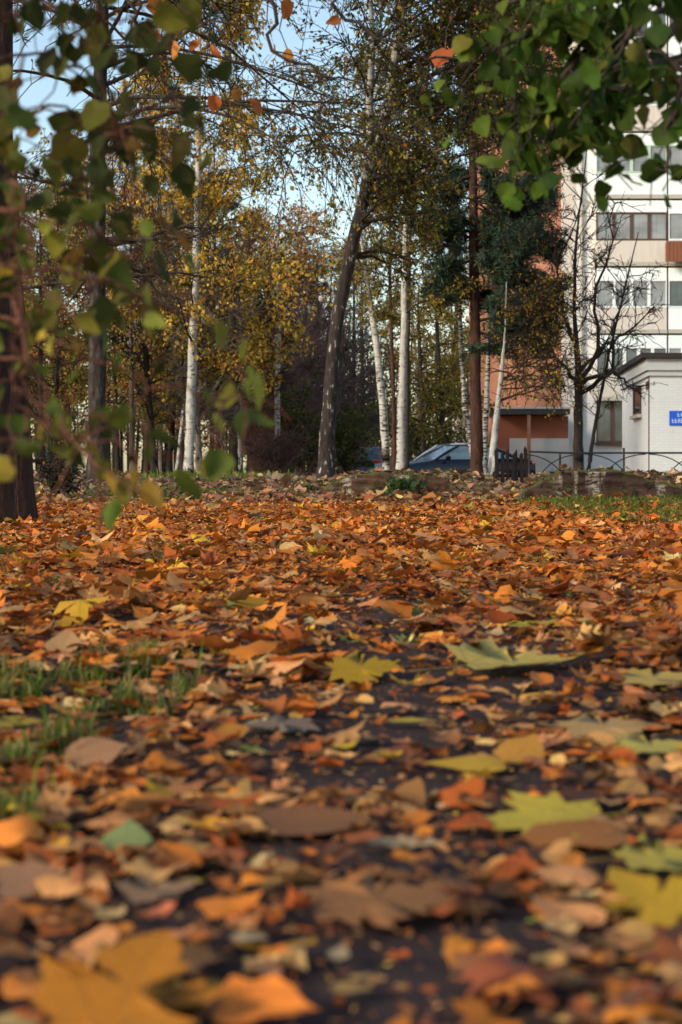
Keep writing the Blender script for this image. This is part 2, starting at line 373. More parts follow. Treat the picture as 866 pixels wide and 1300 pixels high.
# heroes: photo column, row, width px, kind, colour, yaw deg, tilt deg, label
HERO = [
 (165, 1306, 255, 'maple', (.58, .22, .025), 76, 27, 'large amber maple leaf standing half upright at the very front of the path'),
 (690, 1046, 185, 'maple', (.64, .48, .06), 195, 10, 'long yellow-green maple leaf with toothed edge lying flat beside a brown leaf'),
 (655, 851, 160, 'maple', (.68, .50, .11), 15, 10, 'large pale green-yellow maple leaf over a bare patch of dark earth'),
 (668, 797, 78, 'maple', (.50, .40, .05), 20, 10, 'bright lemon yellow maple leaf just beyond the pale green-yellow one'),
 (386, 787, 66, 'maple', (.72, .60, .26), 170, 9, 'lone pale cream-yellow maple leaf amid orange litter in mid path'),
 (600, 966, 92, 'heart-shaped', (.72, .42, .04), 175, 9, 'smooth golden yellow leaf lying flat beside a curled orange leaf'),
 (662, 962, 56, 'heart-shaped', (.55, .27, .05), 60, 35, 'curled orange leaf touching the smooth golden yellow leaf'),
 (458, 852, 88, 'maple', (.50, .30, .02), 10, 22, 'curled golden maple leaf with a brown fold in the centre of the path'),
 (525, 1076, 100, 'oak', (.68, .44, .22), 185, 9, 'pale beige oak leaf with rounded lobes on dark earth'),
 (160, 1078, 58, 'heart-shaped', (.30, .36, .13), 90, 22, 'small pale green leaf alone among brown litter'),
 (390, 1046, 145, 'heart-shaped', (.30, .13, .055), 5, 8, 'broad flat reddish brown leaf edge-on across the path'),
 (480, 1168, 180, 'maple', (.36, .16, .06), 10, 15, 'big rusty brown maple leaf with crinkled raised edge near the front'),
 (768, 917, 130, 'maple', (.74, .42, .14), 15, 9, 'broad peach-yellow maple leaf on the right of the path'),
 (828, 945, 105, 'maple', (.60, .48, .10), 20, 11, 'light green and yellow maple leaf beside the peach-yellow one'),
 (825, 1172, 150, 'maple', (.56, .34, .03), 120, 24, 'golden yellow maple leaf propped up at the right front'),
 (842, 1092, 120, 'maple', (.58, .44, .07), 10, 12, 'greenish yellow maple leaf lying behind the golden propped one'),
 (832, 868, 115, 'maple', (.72, .46, .10), 12, 9, 'pale straw-yellow maple leaf near the right verge'),
 (355, 917, 90, 'maple', (.27, .19, .135), 190, 12, 'dull grey-brown maple leaf lying on the path'),
 (515, 911, 66, 'narrow', (.55, .40, .05), 5, 8, 'narrow bright yellow leaf lying crosswise on the path'),
 (430, 1232, 40, 'birch', (.50, .37, .2), 80, 12, 'tiny cream oval leaf on dark earth near the front'),
 (310, 1208, 48, 'birch', (.52, .42, .24), 10, 12, 'small pale cream leaf behind the large amber maple leaf'),
 (440, 1270, 52, 'birch', (.45, .27, .08), 10, 14, 'small ochre oval leaf at the front edge of the path'),
 (222, 1236, 105, 'maple', (.20, .11, .045), 150, 14, 'olive brown maple leaf right behind the large amber one'),
 (200, 1150, 95, 'maple', (.38, .22, .12), 30, 12, 'tan crumpled maple leaf on the left of the path'),
 (35, 1130, 80, 'heart-shaped', (.38, .20, .11), 20, 25, 'domed tan leaf at the far left front'),
 (120, 960, 70, 'heart-shaped', (.46, .24, .12), 30, 35, 'folded salmon-tan leaf beside the left grass tufts'),
 (180, 1022, 62, 'heart-shaped', (.50, .20, .05), 30, 30, 'curled orange leaf left of the path before the grass'),
 (290, 928, 48, 'heart-shaped', (.52, .22, .04), 20, 25, 'bright orange rounded leaf right of the grass tufts'),
 (80, 830, 40, 'heart-shaped', (.52, .30, .13), 80, 40, 'upright pale orange leaf in front of the left grass'),
 (20, 900, 70, 'maple', (.53, .35, .03), 5, 10, 'mustard yellow maple leaf below the far left grass tuft'),
 (735, 1065, 130, 'heart-shaped', (.42, .16, .04), 190, 14, 'broad chestnut orange leaf tucked under the long yellow-green leaf'),
]
LIT = []          # (x, y, z, size, kind, colour idx, yaw, tilt, tiltdir, tpl idx, flip)
def scatter(n, y0, y1, margin, pow_=1.0):
    y = y0 + (y1 - y0) * rng.random(n) ** pow_
    w = .235 * y + margin
    return (rng.random(n) * 2 - 1) * w, y
def density(x, y):
    """how closely fallen leaves cover the spot, 0..1"""
    n1 = snoise(x, y, 1.1, 4.0); n2 = snoise(x, y, 3.0, 9.0)
    bare = np.exp(-((x - (.02 + .05 * (y - 1))) / (.10 + .05 * y)) ** 2) * (1 - smooth(3.0, 5.5, y))
    bare2 = np.exp(-((x - .42) / .2) ** 2 - ((y - 2.55) / .35) ** 2) + np.exp(-((x - .33) / .12) ** 2 - ((y - 1.45) / .2) ** 2)
    d = 1.20 - .84 * bare - .42 * bare2 + .35 * n1 + .30 * n2
    verge = smooth(1.35, 1.9, x - .02 * (y - 8)) * smooth(6.5, 9, y)
    d = np.where(y > 5, np.maximum(d, .74) - .80 * verge, d)
    tuft = np.exp(-((x + .42) / .2) ** 2 - ((y - 2.4) / .5) ** 2)
    return d - .35 * tuft
area = []
for (y0, y1, per) in ((.62, 1.0, 2300), (1.0, 2.0, 1900), (2.0, 4.0, 1300), (4.0, 8.0, 1250), (8.0, 14.2, 780)):
    A = (.47 * (y0 + y1) / 2 + .7) * (y1 - y0); n = int(A * per)
    y = rng.uniform(y0, y1, n); x = (rng.random(n) * 2 - 1) * (.235 * y + .35)
    keep = rng.random(n) < np.clip(density(x, y), .06, 1)
    x, y = x[keep], y[keep]
    for a, b in zip(x, y):
        p = palette(b); ci = rng.choice(9, p=p / p.sum())
        if b < 2.2: kp = [.30, .30, .27, .06, .07]; sz = rng.lognormal(math.log(.025), .46)
        else: kp = [.50, .27, .12, .05, .06]; sz = rng.lognormal(math.log(.031), .45) if rng.random() > .04 else rng.uniform(.055, .085)
        sz = min(sz, .095 if b > 2.2 else .05)
        k = list(KINDS)[rng.choice(5, p=kp)]
        tl = abs(rng.normal(0, .20 if b < 3 else .27)); 
        lift = rng.random() ** 1.6 * (.009 if b < 2.2 else .026)
        LIT.append((a, b, lift, sz, k, ci, rng.uniform(0, 6.28), min(tl, 1.0), rng.uniform(0, 6.28), rng.integers(14), rng.choice([1, 1, -1])))
for _ in range(9000):
    b = .62 + 3.6 * rng.random() ** 1.3; a = (rng.random() * 2 - 1) * (.235 * b + .2)
    p = palette(b); ci = rng.choice(9, p=p / p.sum())
    LIT.append((a, b, .001, rng.uniform(.004, .014), ['birch', 'narrow', 'oak'][rng.integers(3)], ci, rng.uniform(0, 6.28), abs(rng.normal(0, .15)), rng.uniform(0, 6.28), rng.integers(14), 1))
heroes_xy = []
hrng = np.random.default_rng(77)
for (cx, cy, wpx, kind, col, yaw, tilt, label) in HERO:
    Y = (H - .012) * F / (cy - HOR); X = px(cx, Y); size = wpx / F * Y / (1.0 if kind in ('maple', 'oak') else .95)
    if abs(math.sin(math.radians(yaw))) > .7: size /= (1.18 if kind == 'maple' else .9)
    heroes_xy.append((X, Y, size, label))
# clear small leaves off the big ones
def clear(l):
    for X, Y, s, _ in heroes_xy:
        if abs(l[0] - X) < .42 * s and -.75 * s < l[1] - Y < .42 * s and l[3] > .012: return False
    return True
LIT = [l for l in LIT if clear(l)]
LIT.sort(key=lambda l: -(l[3] / math.hypot(l[1], H)) if abs(l[0]) < .222 * l[1] + .01 and (H * F / l[1] < 720) else 0)
NI = 300 - len(HERO)
near, rest = LIT[:NI], LIT[NI:]
def leaf_obj(name, kind, X, Y, z, size, col, yaw, tilt, tdir, ti, flip, label, group, group_flat=False):
    mb = MB(); d, n = frames(np.array([yaw]), np.array([tilt]), np.array([tdir]))
    v = TPL[(kind, True)][ti]
    if group_flat: v = (v[0] * np.array([1, 1, .24]),) + v[1:]
    ctr = np.array([X, Y, 0.]) - d[0] * size * .4
    low = (v[0][:, 0:1] * np.cross(d, n) + v[0][:, 1:2] * d + v[0][:, 2:3] * n * flip)[:, 2].min() * size
    ctr[2] = float(gz(X, Y)) + .003 + z - low * (1 if z < .004 else .75)
    put_leaves(mb, v, ctr[None], d, n, np.array([size]), np.array([col]), np.array([float(flip)]))
    o = mb.build(name, M['litter'], None, True, loc=tuple(ctr))
    return tag(o, label, 'leaf', group)
for (cx, cy, wpx, kind, col, yaw, tilt, label), (X, Y, size, _) in zip(HERO, heroes_xy):
    leaf_obj('fallen_leaf', kind, X, Y, .006 if tilt < 30 else .0, size, tuple(.82 * q for q in col), math.radians(yaw), math.radians(tilt * .3 if tilt < 16 else tilt * .8), math.radians(-90 if tilt < 60 else -80), int(hrng.integers(14)), 1, label, 'single leaves lying on the path', True)
seen = {}
for (X, Y, z, size, kind, ci, yaw, tilt, tdir, ti, flip) in near:
    hi = min(range(len(heroes_xy)), key=lambda i: math.hypot(heroes_xy[i][0] - X, heroes_xy[i][1] - Y))
    hx, hy, hs, hl = heroes_xy[hi]
    side = ('right of' if X > hx else 'left of') if abs(X - hx) > abs(Y - hy) else ('behind' if Y > hy else 'in front of')
    seen.setdefault((ci, kind, side, hi), []).append((math.hypot(hx - X, hy - Y), X, Y, z, size, kind, ci, yaw, tilt, tdir, ti, flip))
def shorten(hl):
    w = hl.replace('the very ', 'the ').split()
    cut = [i for i, t in enumerate(w) if t in ('leaf', 'one') and i > 1][0]
    return ' '.join(w[:cut + 1])
SHORT = [shorten(h[3]) for h in heroes_xy]
ORD = ['nearest', 'second', 'third', 'fourth', 'fifth', 'sixth', 'seventh', 'eighth']
for (ci, kind, side, hi), L in seen.items():
    L.sort()
    for i, (_, X, Y, z, size, kind, ci, yaw, tilt, tdir, ti, flip) in enumerate(L):
        col = pick(rng, [(1, NAMES[ci][1])], 1)[0]
        pre = '' if len(L) == 1 else (ORD[min(i, 7)] + ' ')
        lab = f"{pre}{NAMES[ci][0]} {kind} leaf lying {side} the {SHORT[hi]}"
        leaf_obj('fallen_leaf', kind, X, Y, z, size, col, yaw, tilt, tdir, ti, flip, lab, 'single leaves lying on the path')
def bulk(L, hi, name, mat):
    mb = MB(); groups = {}
    for l in L: groups.setdefault((l[4], l[9]), []).append(l)
    for (k, ti), G in groups.items():
        A = np.array([(l[0], l[1], l[2], l[3], l[6], l[7], l[8], l[10], l[5]) for l in G], float)
        d, n = frames(A[:, 4], A[:, 5], A[:, 6])
        pos = np.stack([A[:, 0], A[:, 1], gz(A[:, 0], A[:, 1]) + .006 + A[:, 2] + A[:, 3] * .3 * np.sin(A[:, 5])], -1) - d * A[:, 3:4] * .4 * np.array([1, 1, 0])
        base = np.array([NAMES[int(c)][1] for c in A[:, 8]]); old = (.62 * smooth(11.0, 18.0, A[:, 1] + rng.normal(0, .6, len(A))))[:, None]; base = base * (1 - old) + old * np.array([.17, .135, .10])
        col = base * np.exp(rng.normal(0, .25, (len(A), 1))) * np.exp(rng.normal(0, .07, (len(A), 3)))
        put_leaves(mb, TPL[(k, hi)][ti], pos, d, n, A[:, 3], np.clip(col, .005, .85), A[:, 7])
    o = mb.build(name, mat, None, True)
    o['kind'] = 'stuff'; return o
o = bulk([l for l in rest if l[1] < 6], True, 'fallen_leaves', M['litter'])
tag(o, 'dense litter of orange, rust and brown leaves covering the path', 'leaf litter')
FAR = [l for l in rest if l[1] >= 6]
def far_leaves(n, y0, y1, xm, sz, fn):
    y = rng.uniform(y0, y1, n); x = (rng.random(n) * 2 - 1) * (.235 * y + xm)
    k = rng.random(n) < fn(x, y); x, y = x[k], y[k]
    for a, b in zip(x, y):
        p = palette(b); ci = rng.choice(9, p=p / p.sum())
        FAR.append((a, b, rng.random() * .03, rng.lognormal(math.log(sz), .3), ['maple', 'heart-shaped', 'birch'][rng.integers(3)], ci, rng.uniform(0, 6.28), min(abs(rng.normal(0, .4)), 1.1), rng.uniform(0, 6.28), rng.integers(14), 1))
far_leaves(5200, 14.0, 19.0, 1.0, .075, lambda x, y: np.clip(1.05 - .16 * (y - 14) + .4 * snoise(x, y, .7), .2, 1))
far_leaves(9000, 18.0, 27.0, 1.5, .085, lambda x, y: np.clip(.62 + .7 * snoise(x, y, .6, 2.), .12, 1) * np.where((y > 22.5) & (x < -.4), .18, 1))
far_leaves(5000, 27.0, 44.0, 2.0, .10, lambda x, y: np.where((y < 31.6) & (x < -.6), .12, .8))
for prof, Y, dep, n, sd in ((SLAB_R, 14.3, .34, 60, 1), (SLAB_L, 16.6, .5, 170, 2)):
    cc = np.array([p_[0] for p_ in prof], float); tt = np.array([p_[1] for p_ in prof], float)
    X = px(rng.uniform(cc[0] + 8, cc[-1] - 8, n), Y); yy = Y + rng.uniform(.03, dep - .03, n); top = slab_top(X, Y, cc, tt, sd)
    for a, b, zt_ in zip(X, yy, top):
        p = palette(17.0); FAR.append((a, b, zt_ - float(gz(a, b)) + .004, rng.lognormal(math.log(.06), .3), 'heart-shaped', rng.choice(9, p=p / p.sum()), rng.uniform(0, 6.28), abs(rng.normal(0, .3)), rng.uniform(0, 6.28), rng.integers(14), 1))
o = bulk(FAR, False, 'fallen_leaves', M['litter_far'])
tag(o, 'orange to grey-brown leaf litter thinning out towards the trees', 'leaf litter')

# ------------------------------------------------------------------ grass
def grass(name, label, spots, n_each, hgt, pal, wid=.004):
    mb = MB(); r = np.random.default_rng(len(spots) * 7 + n_each)
    for (X, Y, rx, ry, dens) in spots:
        n = int(n_each * dens); x = X + r.normal(0, rx, n); y = Y + r.normal(0, ry, n)
        az = r.uniform(0, 6.28, n); h = hgt * r.lognormal(0, .35, n); lean = r.uniform(.2, 1.6, n)
        b = np.stack([x, y, gz(x, y)], -1); dv = np.stack([np.cos(az), np.sin(az), np.zeros(n)], -1); s = np.stack([-np.sin(az), np.cos(az), np.zeros(n)], -1)
        up = np.array([0, 0, 1.]); w = wid * r.uniform(.7, 1.4, n)[:, None]; h = h[:, None]; lean = lean[:, None]
        m1 = b + up * h * .55 + dv * h * lean * .25; tip = b + up * h * (1 - .3 * lean) + dv * h * lean * .8
        V = np.stack([b - s * w, b + s * w, m1 + s * w * .8, m1 - s * w * .8, tip], 1).reshape(-1, 3)
        off = (np.arange(n) * 5)[:, None]
        mb.add(V, [np.array([[0, 1, 2, 3]]) + off, np.array([[3, 2, 4]]) + off], np.repeat(pick(r, pal, n), 5, 0))
    o = mb.build(name, M['grass'], None, True); o['kind'] = 'stuff'; tag(o, label, 'grass'); return o
GP = [(5, (.085, .135, .018)), (3, (.13, .18, .025)), (2.2, (.24, .20, .055)), (1, (.035, .07, .018))]
gs = []; r = np.random.default_rng(8)
for (cx, cy, w, dn) in ((150, 850, 60, 1.2), (200, 840, 40, .8), (15, 872, 40, 1.1), (40, 965, 55, .7), (130, 905, 45, .7), (70, 760, 40, .35), (200, 720, 40, .35), (20, 740, 40, .3), (240, 880, 30, .4), (30, 1060, 30, .25), (190, 715, 30, .3), (60, 715, 40, .3)):
    Y = H * F / (cy - HOR); gs += [(px(cx, Y) + r.normal(0, w / F * Y * .55), Y + r.normal(0, .07), w / F * Y * .16, .025, dn * r.uniform(.1, .5)) for _ in range(6)]
grass('grass_tufts', 'fresh green grass tufts poking through leaves left of the path', gs, 300, .030, GP + [(1.5, (.34, .27, .12))], .0012)
gs = []
r = np.random.default_rng(3)
for i in range(330):
    Y = r.uniform(8.3, 14.2); X = r.uniform(1.5, 3.3) + .04 * (Y - 8); gs.append((X, Y, .13, .16, r.uniform(.2, 1)))
for i in range(90):
    X = r.uniform(1.7, 3.4); gs.append((X, 14.15 + r.normal(0, .06), .06, .05, r.uniform(.3, 1.1)))
for i in range(300):
    Y = r.uniform(14.2, 18.5); X = r.uniform(-4.6, -1.3); gs.append((X, Y, .2, .2, r.uniform(.3, 1.2)))
for i in range(70):
    Y = r.uniform(15.2, 18.5); X = r.uniform(-.6, 1.4); gs.append((X, Y, .2, .2, r.uniform(.15, .9)))
for i in range(60):
    Y = r.uniform(22, 26); X = r.uniform(-5.5, -.3); gs.append((X, Y, .3, .2, r.uniform(.2, .8)))
grass('verge_grass', 'short patchy green grass along the verge and before the trees', gs, 150, .04, GP, .003)
gs = [(px(c, 33), 33 + .3 * q, .4, .2, 1) for q, c in enumerate(range(200, 340, 14))]
grass('roadside_grass', 'bright green grass strip along the far edge of the road', gs, 90, .14, [(1, (.12, .22, .03))], .01)

# ------------------------------------------------------------------ trees
UP = np.array([0, 0, 1.])
def unit(v): return v / (np.linalg.norm(v) + 1e-9)
class Tree:
    def __init__(s, name, label, group, barkm, Y, pts, widths, seed, top=None, cat='tree', sink=.06):
        """pts: photo (column, row) of the trunk's centre line at distance Y; widths in photo px"""
        s.r = np.random.default_rng(seed); s.Y = Y
        P = [np.array([px(c, Y), Y, pz(rw, Y)]) for c, rw in pts]
        P[0][2] = float(gz(P[0][0], Y)) - sink
        R = [.82 * w / F * Y / 2 for w in widths]
        if top is not None:
            P.append(np.array([P[-1][0] + top[0], Y + top[1], top[2]])); R.append(top[3])
        s.root = thing(name, label, cat, (P[0][0], Y, P[0][2] + sink), group)
        s.wood = MB(); s.limb = MB(); s.spots = []; s.bark = barkm; s.limbm = M['pine_dark'] if name == 'pine_tree' else M['twig'] if name == 'birch_tree' else barkm; s.limb = s.limb if s.limbm is not barkm else s.wood; s.P = np.array(P); s.R = np.array(R)
        seg = np.linalg.norm(np.diff(s.P, axis=0), axis=1); s.cum = np.concatenate([[0], np.cumsum(seg)])
        t = np.linspace(0, s.cum[-1], 34); t = np.concatenate([[0, .12, .3, .55], t[2:]])
        pt = np.stack([np.interp(t, s.cum, s.P[:, i]) for i in range(3)], -1)
        k = np.ones(5) / 5
        sm = np.stack([np.convolve(np.pad(pt[:, i], 2, mode='edge'), k, 'valid') for i in range(3)], -1); sm[:5] = pt[:5]; sm[-1] = pt[-1]
        rad = np.interp(t, s.cum, s.R); wob = s.r.normal(0, rad[0] * .06, sm.shape); wob[:, 2] = 0; wob[0] = 0
        flare = 1 + .45 * np.exp(-t / .25)
        s.tp, s.tr = sm + wob, rad
        s.wood.path(s.tp, rad * flare * s.r.uniform(.94, 1.06, len(t)), 14)
        s.len = s.cum[-1]
    def at_height(s, z):
        i = np.interp(z, s.tp[:, 2], np.arange(len(s.tp)))
        return np.array([np.interp(i, np.arange(len(s.tp)), s.tp[:, k]) for k in range(3)]), np.interp(i, np.arange(len(s.tr)), s.tr)
    def grow(s, p, d, L, r0, k, wander, bend, n=4, rmin=.003):
        pts = [p]; d = unit(d); st = L / (k - 1)
        for i in range(k - 1):
            d = unit(d + s.r.normal(0, wander, 3) + UP * bend * st)
            pts.append(pts[-1] + d * st)
        pts = np.array(pts); rad = np.maximum(r0 * np.linspace(1, .25, k), rmin)
        s.limb.path(pts, rad, n); return pts
    def branches(s, z0, z1, n, L, up=(.2, .8), az=None, sub=(5, 4), bend=(-.05, -.1, -.2), ratio=.5, wander=.18, rf=.35, leafy=1, shape=None, rmin=.004):
        """n limbs between two heights; sub-branches and twigs; twig tips are remembered for leaves"""
        for i in range(n):
            z = s.r.uniform(z0, z1); p, tr = s.at_height(z)
            a = s.r.uniform(0, 6.283) if az is None else s.r.uniform(*az)
            u = s.r.uniform(*up); f = 1.0 if shape is None else shape((z - z0) / (z1 - z0 + 1e-6))
            l = L * f * s.r.uniform(.65, 1.2)
            d = np.array([math.cos(a), math.sin(a), u])
            b1 = s.grow(p, d, l, max(min(tr * rf, .05), .012) * (.6 + .4 * f), 8, wander * .6, bend[0], 5, rmin)
            s.twigs(b1, l, sub, bend, ratio, wander, max(tr * .1, .006), leafy, rmin)
    def twigs(s, b1, l, sub, bend, ratio, wander, r0, leafy=1, rmin=.004):
        for j in range(sub[0]):
            i = int(s.r.integers(2, len(b1))); d1 = unit(b1[min(i + 1, len(b1) - 1)] - b1[i - 1])
            l2 = l * ratio * s.r.uniform(.6, 1.2) * (1.15 - .5 * i / len(b1))
            d = unit(d1 + s.r.normal(0, .6, 3))
            b2 = s.grow(b1[i], d, l2, min(r0, .016), 6, wander, bend[1], 4, rmin)
            if leafy: s.spots.append(b2[2:])
            for k in range(sub[1]):
                i2 = int(s.r.integers(1, len(b2))); d2 = unit(b2[min(i2 + 1, len(b2) - 1)] - b2[i2 - 1])
                b3 = s.grow(b2[i2], unit(d2 + s.r.normal(0, .6, 3)), l2 * ratio * s.r.uniform(.7, 1.5), rmin * 1.3, 5, wander, bend[2], 3, rmin)
                if leafy: s.spots.append(b3[1:])
    def leaf_spots(s, n, spread):
        if not s.spots: return np.zeros((0, 3))
        pieces = s.r.integers(0, len(s.spots), n); out = np.empty((n, 3))
        for q, i in enumerate(pieces):
            b = s.spots[i]; j = s.r.integers(0, len(b) - 1); t = s.r.random(); out[q] = b[j] * (1 - t) + b[j + 1] * t
        return out + s.r.normal(0, spread, (n, 3))
    def leaves(s, n, size, pal, spread=.03, hang=.7, mat='foliage', name='crown', wr=.36):
        p = s.leaf_spots(n, spread); n = len(p)
        d = s.r.normal(0, 1, (n, 3)); d[:, 2] -= hang * 1.6; d /= np.linalg.norm(d, axis=1, keepdims=True)
        nn = s.r.normal(0, 1, (n, 3)); nn[:, 2] += .5
        mb = MB(); ln = size * s.r.lognormal(0, .22, n)
        quads(mb, p, d, nn, ln, ln * wr, pick(s.r, pal, n, .25)); part(mb, name, M[mat], s.root)
    def needles(s, n, size, pal, per=14, spread=.05, name='crown'):
        p = s.leaf_spots(n, spread); n = len(p)
        ax = s.r.normal(0, 1, (n, 3)); ax[:, 2] += .9; ax /= np.linalg.norm(ax, axis=1, keepdims=True)
        d = ax[:, None] * .55 + s.r.normal(0, .62, (n, per, 3)); d = d.reshape(-1, 3); d /= np.linalg.norm(d, axis=1, keepdims=True)
        pos = np.repeat(p, per, 0); nn = s.r.normal(0, 1, (n * per, 3)); col = np.repeat(pick(s.r, pal, n, .22), per, 0)
        ln = size * s.r.uniform(.7, 1.2, n * per); mb = MB()
        quads(mb, pos, d, nn, ln, np.full(n * per, size * .055), col); part(mb, name, M['needle'], s.root)
    def done(s, name='trunk'):
        if s.limb is not s.wood and s.limb.paths: part(s.limb, 'branches', s.limbm, s.root, True)
        part(s.wood, name, s.bark, s.root, True); return s.root

DG = [(3, (.075, .085, .02)), (3, (.12, .13, .025)), (2.5, (.22, .19, .035)), (1.7, (.36, .25, .045)), (1.1, (.34, .14, .035))]
YG = [(4, (.68, .43, .07)), (3, (.55, .38, .06)), (1.6, (.32, .27, .05)), (2, (.70, .34, .07)), (.4, (.14, .14, .03))]
OL = [(3, (.26, .22, .045)), (3, (.17, .17, .035)), (2, (.34, .26, .05)), (1.2, (.42, .28, .05)), (.6, (.38, .16, .04))]
NEED = [(4, (.032, .058, .040)), (3, (.045, .074, .050)), (1, (.075, .095, .055))]

# great dark pines on the left
t = Tree('pine_tree', 'thick reddish brown pine trunk nearest the path, rising out of the leaf carpet', 'tall trees around the clearing', M['pine_dark'], 8.9, [(20, 662), (14, 500), (4, 250), (-6, 0)], [62, 54, 50, 46], 1, (-.2, .1, 13, .09))
t.branches(3.2, 12.5, 26, 2.6, (-.1, .5), None, (7, 5), (-.02, .05, .05), .5, .2); t.needles(900, .11, NEED); t.done()
t = Tree('pine_tree', 'darkest pine trunk cut by the picture edge, just before the thick reddish one', 'tall trees around the clearing', M['pine_dark'], 8.2, [(-6, 671), (-10, 300), (-18, 0)], [56, 50, 46], 2, (-.2, .3, 13, .09))
t.branches(4, 12.5, 22, 2.6, (-.1, .5), None, (6, 5), (-.02, .05, .05), .5, .2); t.needles(700, .11, NEED); t.done()
# old dark birch with weeping twigs
t = Tree('birch_tree', 'straight dark-barked old birch with weeping twigs, behind the reddish pine', 'tall trees around the clearing', M['birch_old'], 20.5, [(124, 607), (123, 480), (124, 250), (130, 0)], [30, 27, 24, 20], 3, (.3, 0, 15, .05))
t.branches(2.6, 4.2, 9, 1.4, (-.1, .3), None, (7, 6), (-.05, -.05, -.1), .55, .25, leafy=0)
t.branches(4.6, 13, 20, 3.3, (.3, .9), None, (8, 7), (-.16, -.35, -.7), .48, .16, rmin=.005)
t.branches(4.8, 9.5, 14, 4.2, (.3, .8), (-.75, .75), (8, 7), (-.13, -.4, -.8), .42, .16, rmin=.005)
t.leaves(10500, .055, DG, .025); t.done()
# white birch, yellow weeping crown
t = Tree('birch_tree', 'white birch with a yellow weeping crown beside the road, left of centre', 'tall trees around the clearing', M['birch_white'], 35, [(239, 600), (243, 480), (249, 330), (252, 170), (254, 40)], [15, 14, 11, 8, 5], 4, (0, .2, 14, .02))
t.branches(3.2, 12.5, 48, 1.9, (.3, .9), None, (8, 7), (-.1, -.45, -.9), .55, .18, rmin=.006, shape=lambda q: 1.15 - .6 * q)
t.leaves(15000, .095, YG, .05); t.done()
# pale dead-straight trunk
t = Tree('birch_tree', 'slim pale grey birch trunk alone before the purple thicket', 'tall trees around the clearing', M['birch_white'], 44, [(352, 602), (352, 500), (354, 400), (352, 320)], [9, 9, 7, 5], 5, (.1, 0, 7.9, .02))
t.branches(5, 7.6, 22, 1.5, (.2, .8), None, (6, 5), (-.05, -.2, -.4), .5, .2, rmin=.007)
t.leaves(3600, .09, [(3, (.55, .27, .10)), (2, (.5, .32, .12)), (1, (.6, .38, .17))], .08); t.done()
# big leaning birch in the middle
t = Tree('birch_tree', 'big leaning birch with dark foot and white upper trunk in the centre of the view', 'tall trees around the clearing', M['birch_mid'], 24, [(413, 612), (418, 500), (428, 405), (441, 335), (458, 262), (482, 190), (497, 110), (508, 30), (516, -50)], [25, 22, 20, 19, 19, 17, 14, 12, 10], 6, (.3, .3, 13.5, .03))
f1, _ = t.at_height(pz(262, 24))
fk = np.array([f1, [px(466, 24), 23.8, pz(225, 24)], [px(471, 23.7), 23.7, pz(175, 23.7)], [px(469, 23.6), 23.6, pz(130, 23.6)], [px(473, 23.4), 23.4, pz(60, 23.4)], [px(470, 23.3), 23.3, pz(-40, 23.3)]])
t.wood.path(fk, [.085, .08, .075, .06, .045, .02], 9)
for q in (2, 3, 4, 5):
    for _ in range(3):
        b = t.grow(fk[q], np.array([t.r.normal(-.2, .8), t.r.normal(0, .8), .5]), t.r.uniform(1.2, 2.2), .02, 8, .12, -.12); t.twigs(b, 1.8, (8, 7), (-.1, -.3, -.6), .5, .18, .01, 1, .005)
t.branches(3.6, 5.2, 12, 1.3, (-.05, .6), (-1.4, 1.4), (7, 6), (-.08, -.3, -.6), .55, .2, rmin=.005)
t.branches(4.6, 13, 44, 1.7, (.2, .9), (-2.0, 2.0), (8, 8), (-.1, -.35, -.7), .5, .18, rmin=.005)
t.branches(4.6, 8, 14, 2.5, (.1, .6), (-.6, .6), (8, 8), (-.1, -.3, -.6), .5, .18, rmin=.005)
t.leaves(27000, .060, DG + [(3, (.13, .115, .022))], .03); t.done()
# pair of slender white birches
t = Tree('birch_tree', 'slender white birch leaning left, one of two beside the parked cars', 'tall trees around the clearing', M['birch_white'], 30, [(492, 602), (487, 520), (477, 425), (465, 350), (452, 250)], [12, 12, 10, 7, 4], 7, (-.2, 0, 8.5, .01))
t.branches(4, 8, 14, 1.1, (.2, .7), None, (5, 5), (-.08, -.3, -.6), .5, .2, rmin=.005); t.leaves(2600, .06, OL, .04); t.done()
t = Tree('birch_tree', 'upright white birch with mottled bark, one of two beside the parked cars', 'tall trees around the clearing', M['birch_white'], 29.5, [(508, 602), (510, 500), (513, 420), (515, 300), (518, 100)], [14, 13, 11, 9, 6], 8, (.1, 0, 11, .01))
t.branches(3.2, 10.5, 34, 1.3, (.1, .7), None, (7, 7), (-.08, -.4, -.8), .5, .2, rmin=.005); t.leaves(9500, .06, OL, .04); t.done()
t = Tree('alder_tree', 'thin reddish brown trunk standing between the two slender white birches', 'tall trees around the clearing', M['pine_red'], 33, [(502, 600), (499, 470), (495, 380), (496, 200)], [7, 6, 5, 4], 9, (0, 0, 9, .01))
t.branches(3, 8.5, 14, 1.0, (.2, .8), None, (5, 4), (.0, -.1, -.2), .5, .2, rmin=.005); t.leaves(1800, .06, OL, .04); t.done()
t = Tree('alder_tree', 'dark slim trunk tight against the upright mottled birch', 'tall trees around the clearing', M['dark_bark'], 32, [(516, 600), (517, 480), (520, 300)], [9, 7, 5], 10, (.3, 0, 9, .01))
t.branches(3.5, 8.5, 22, 1.4, (.2, .8), None, (6, 5), (.0, -.1, -.3), .5, .2, rmin=.005); t.leaves(4200, .06, OL, .04); t.done()
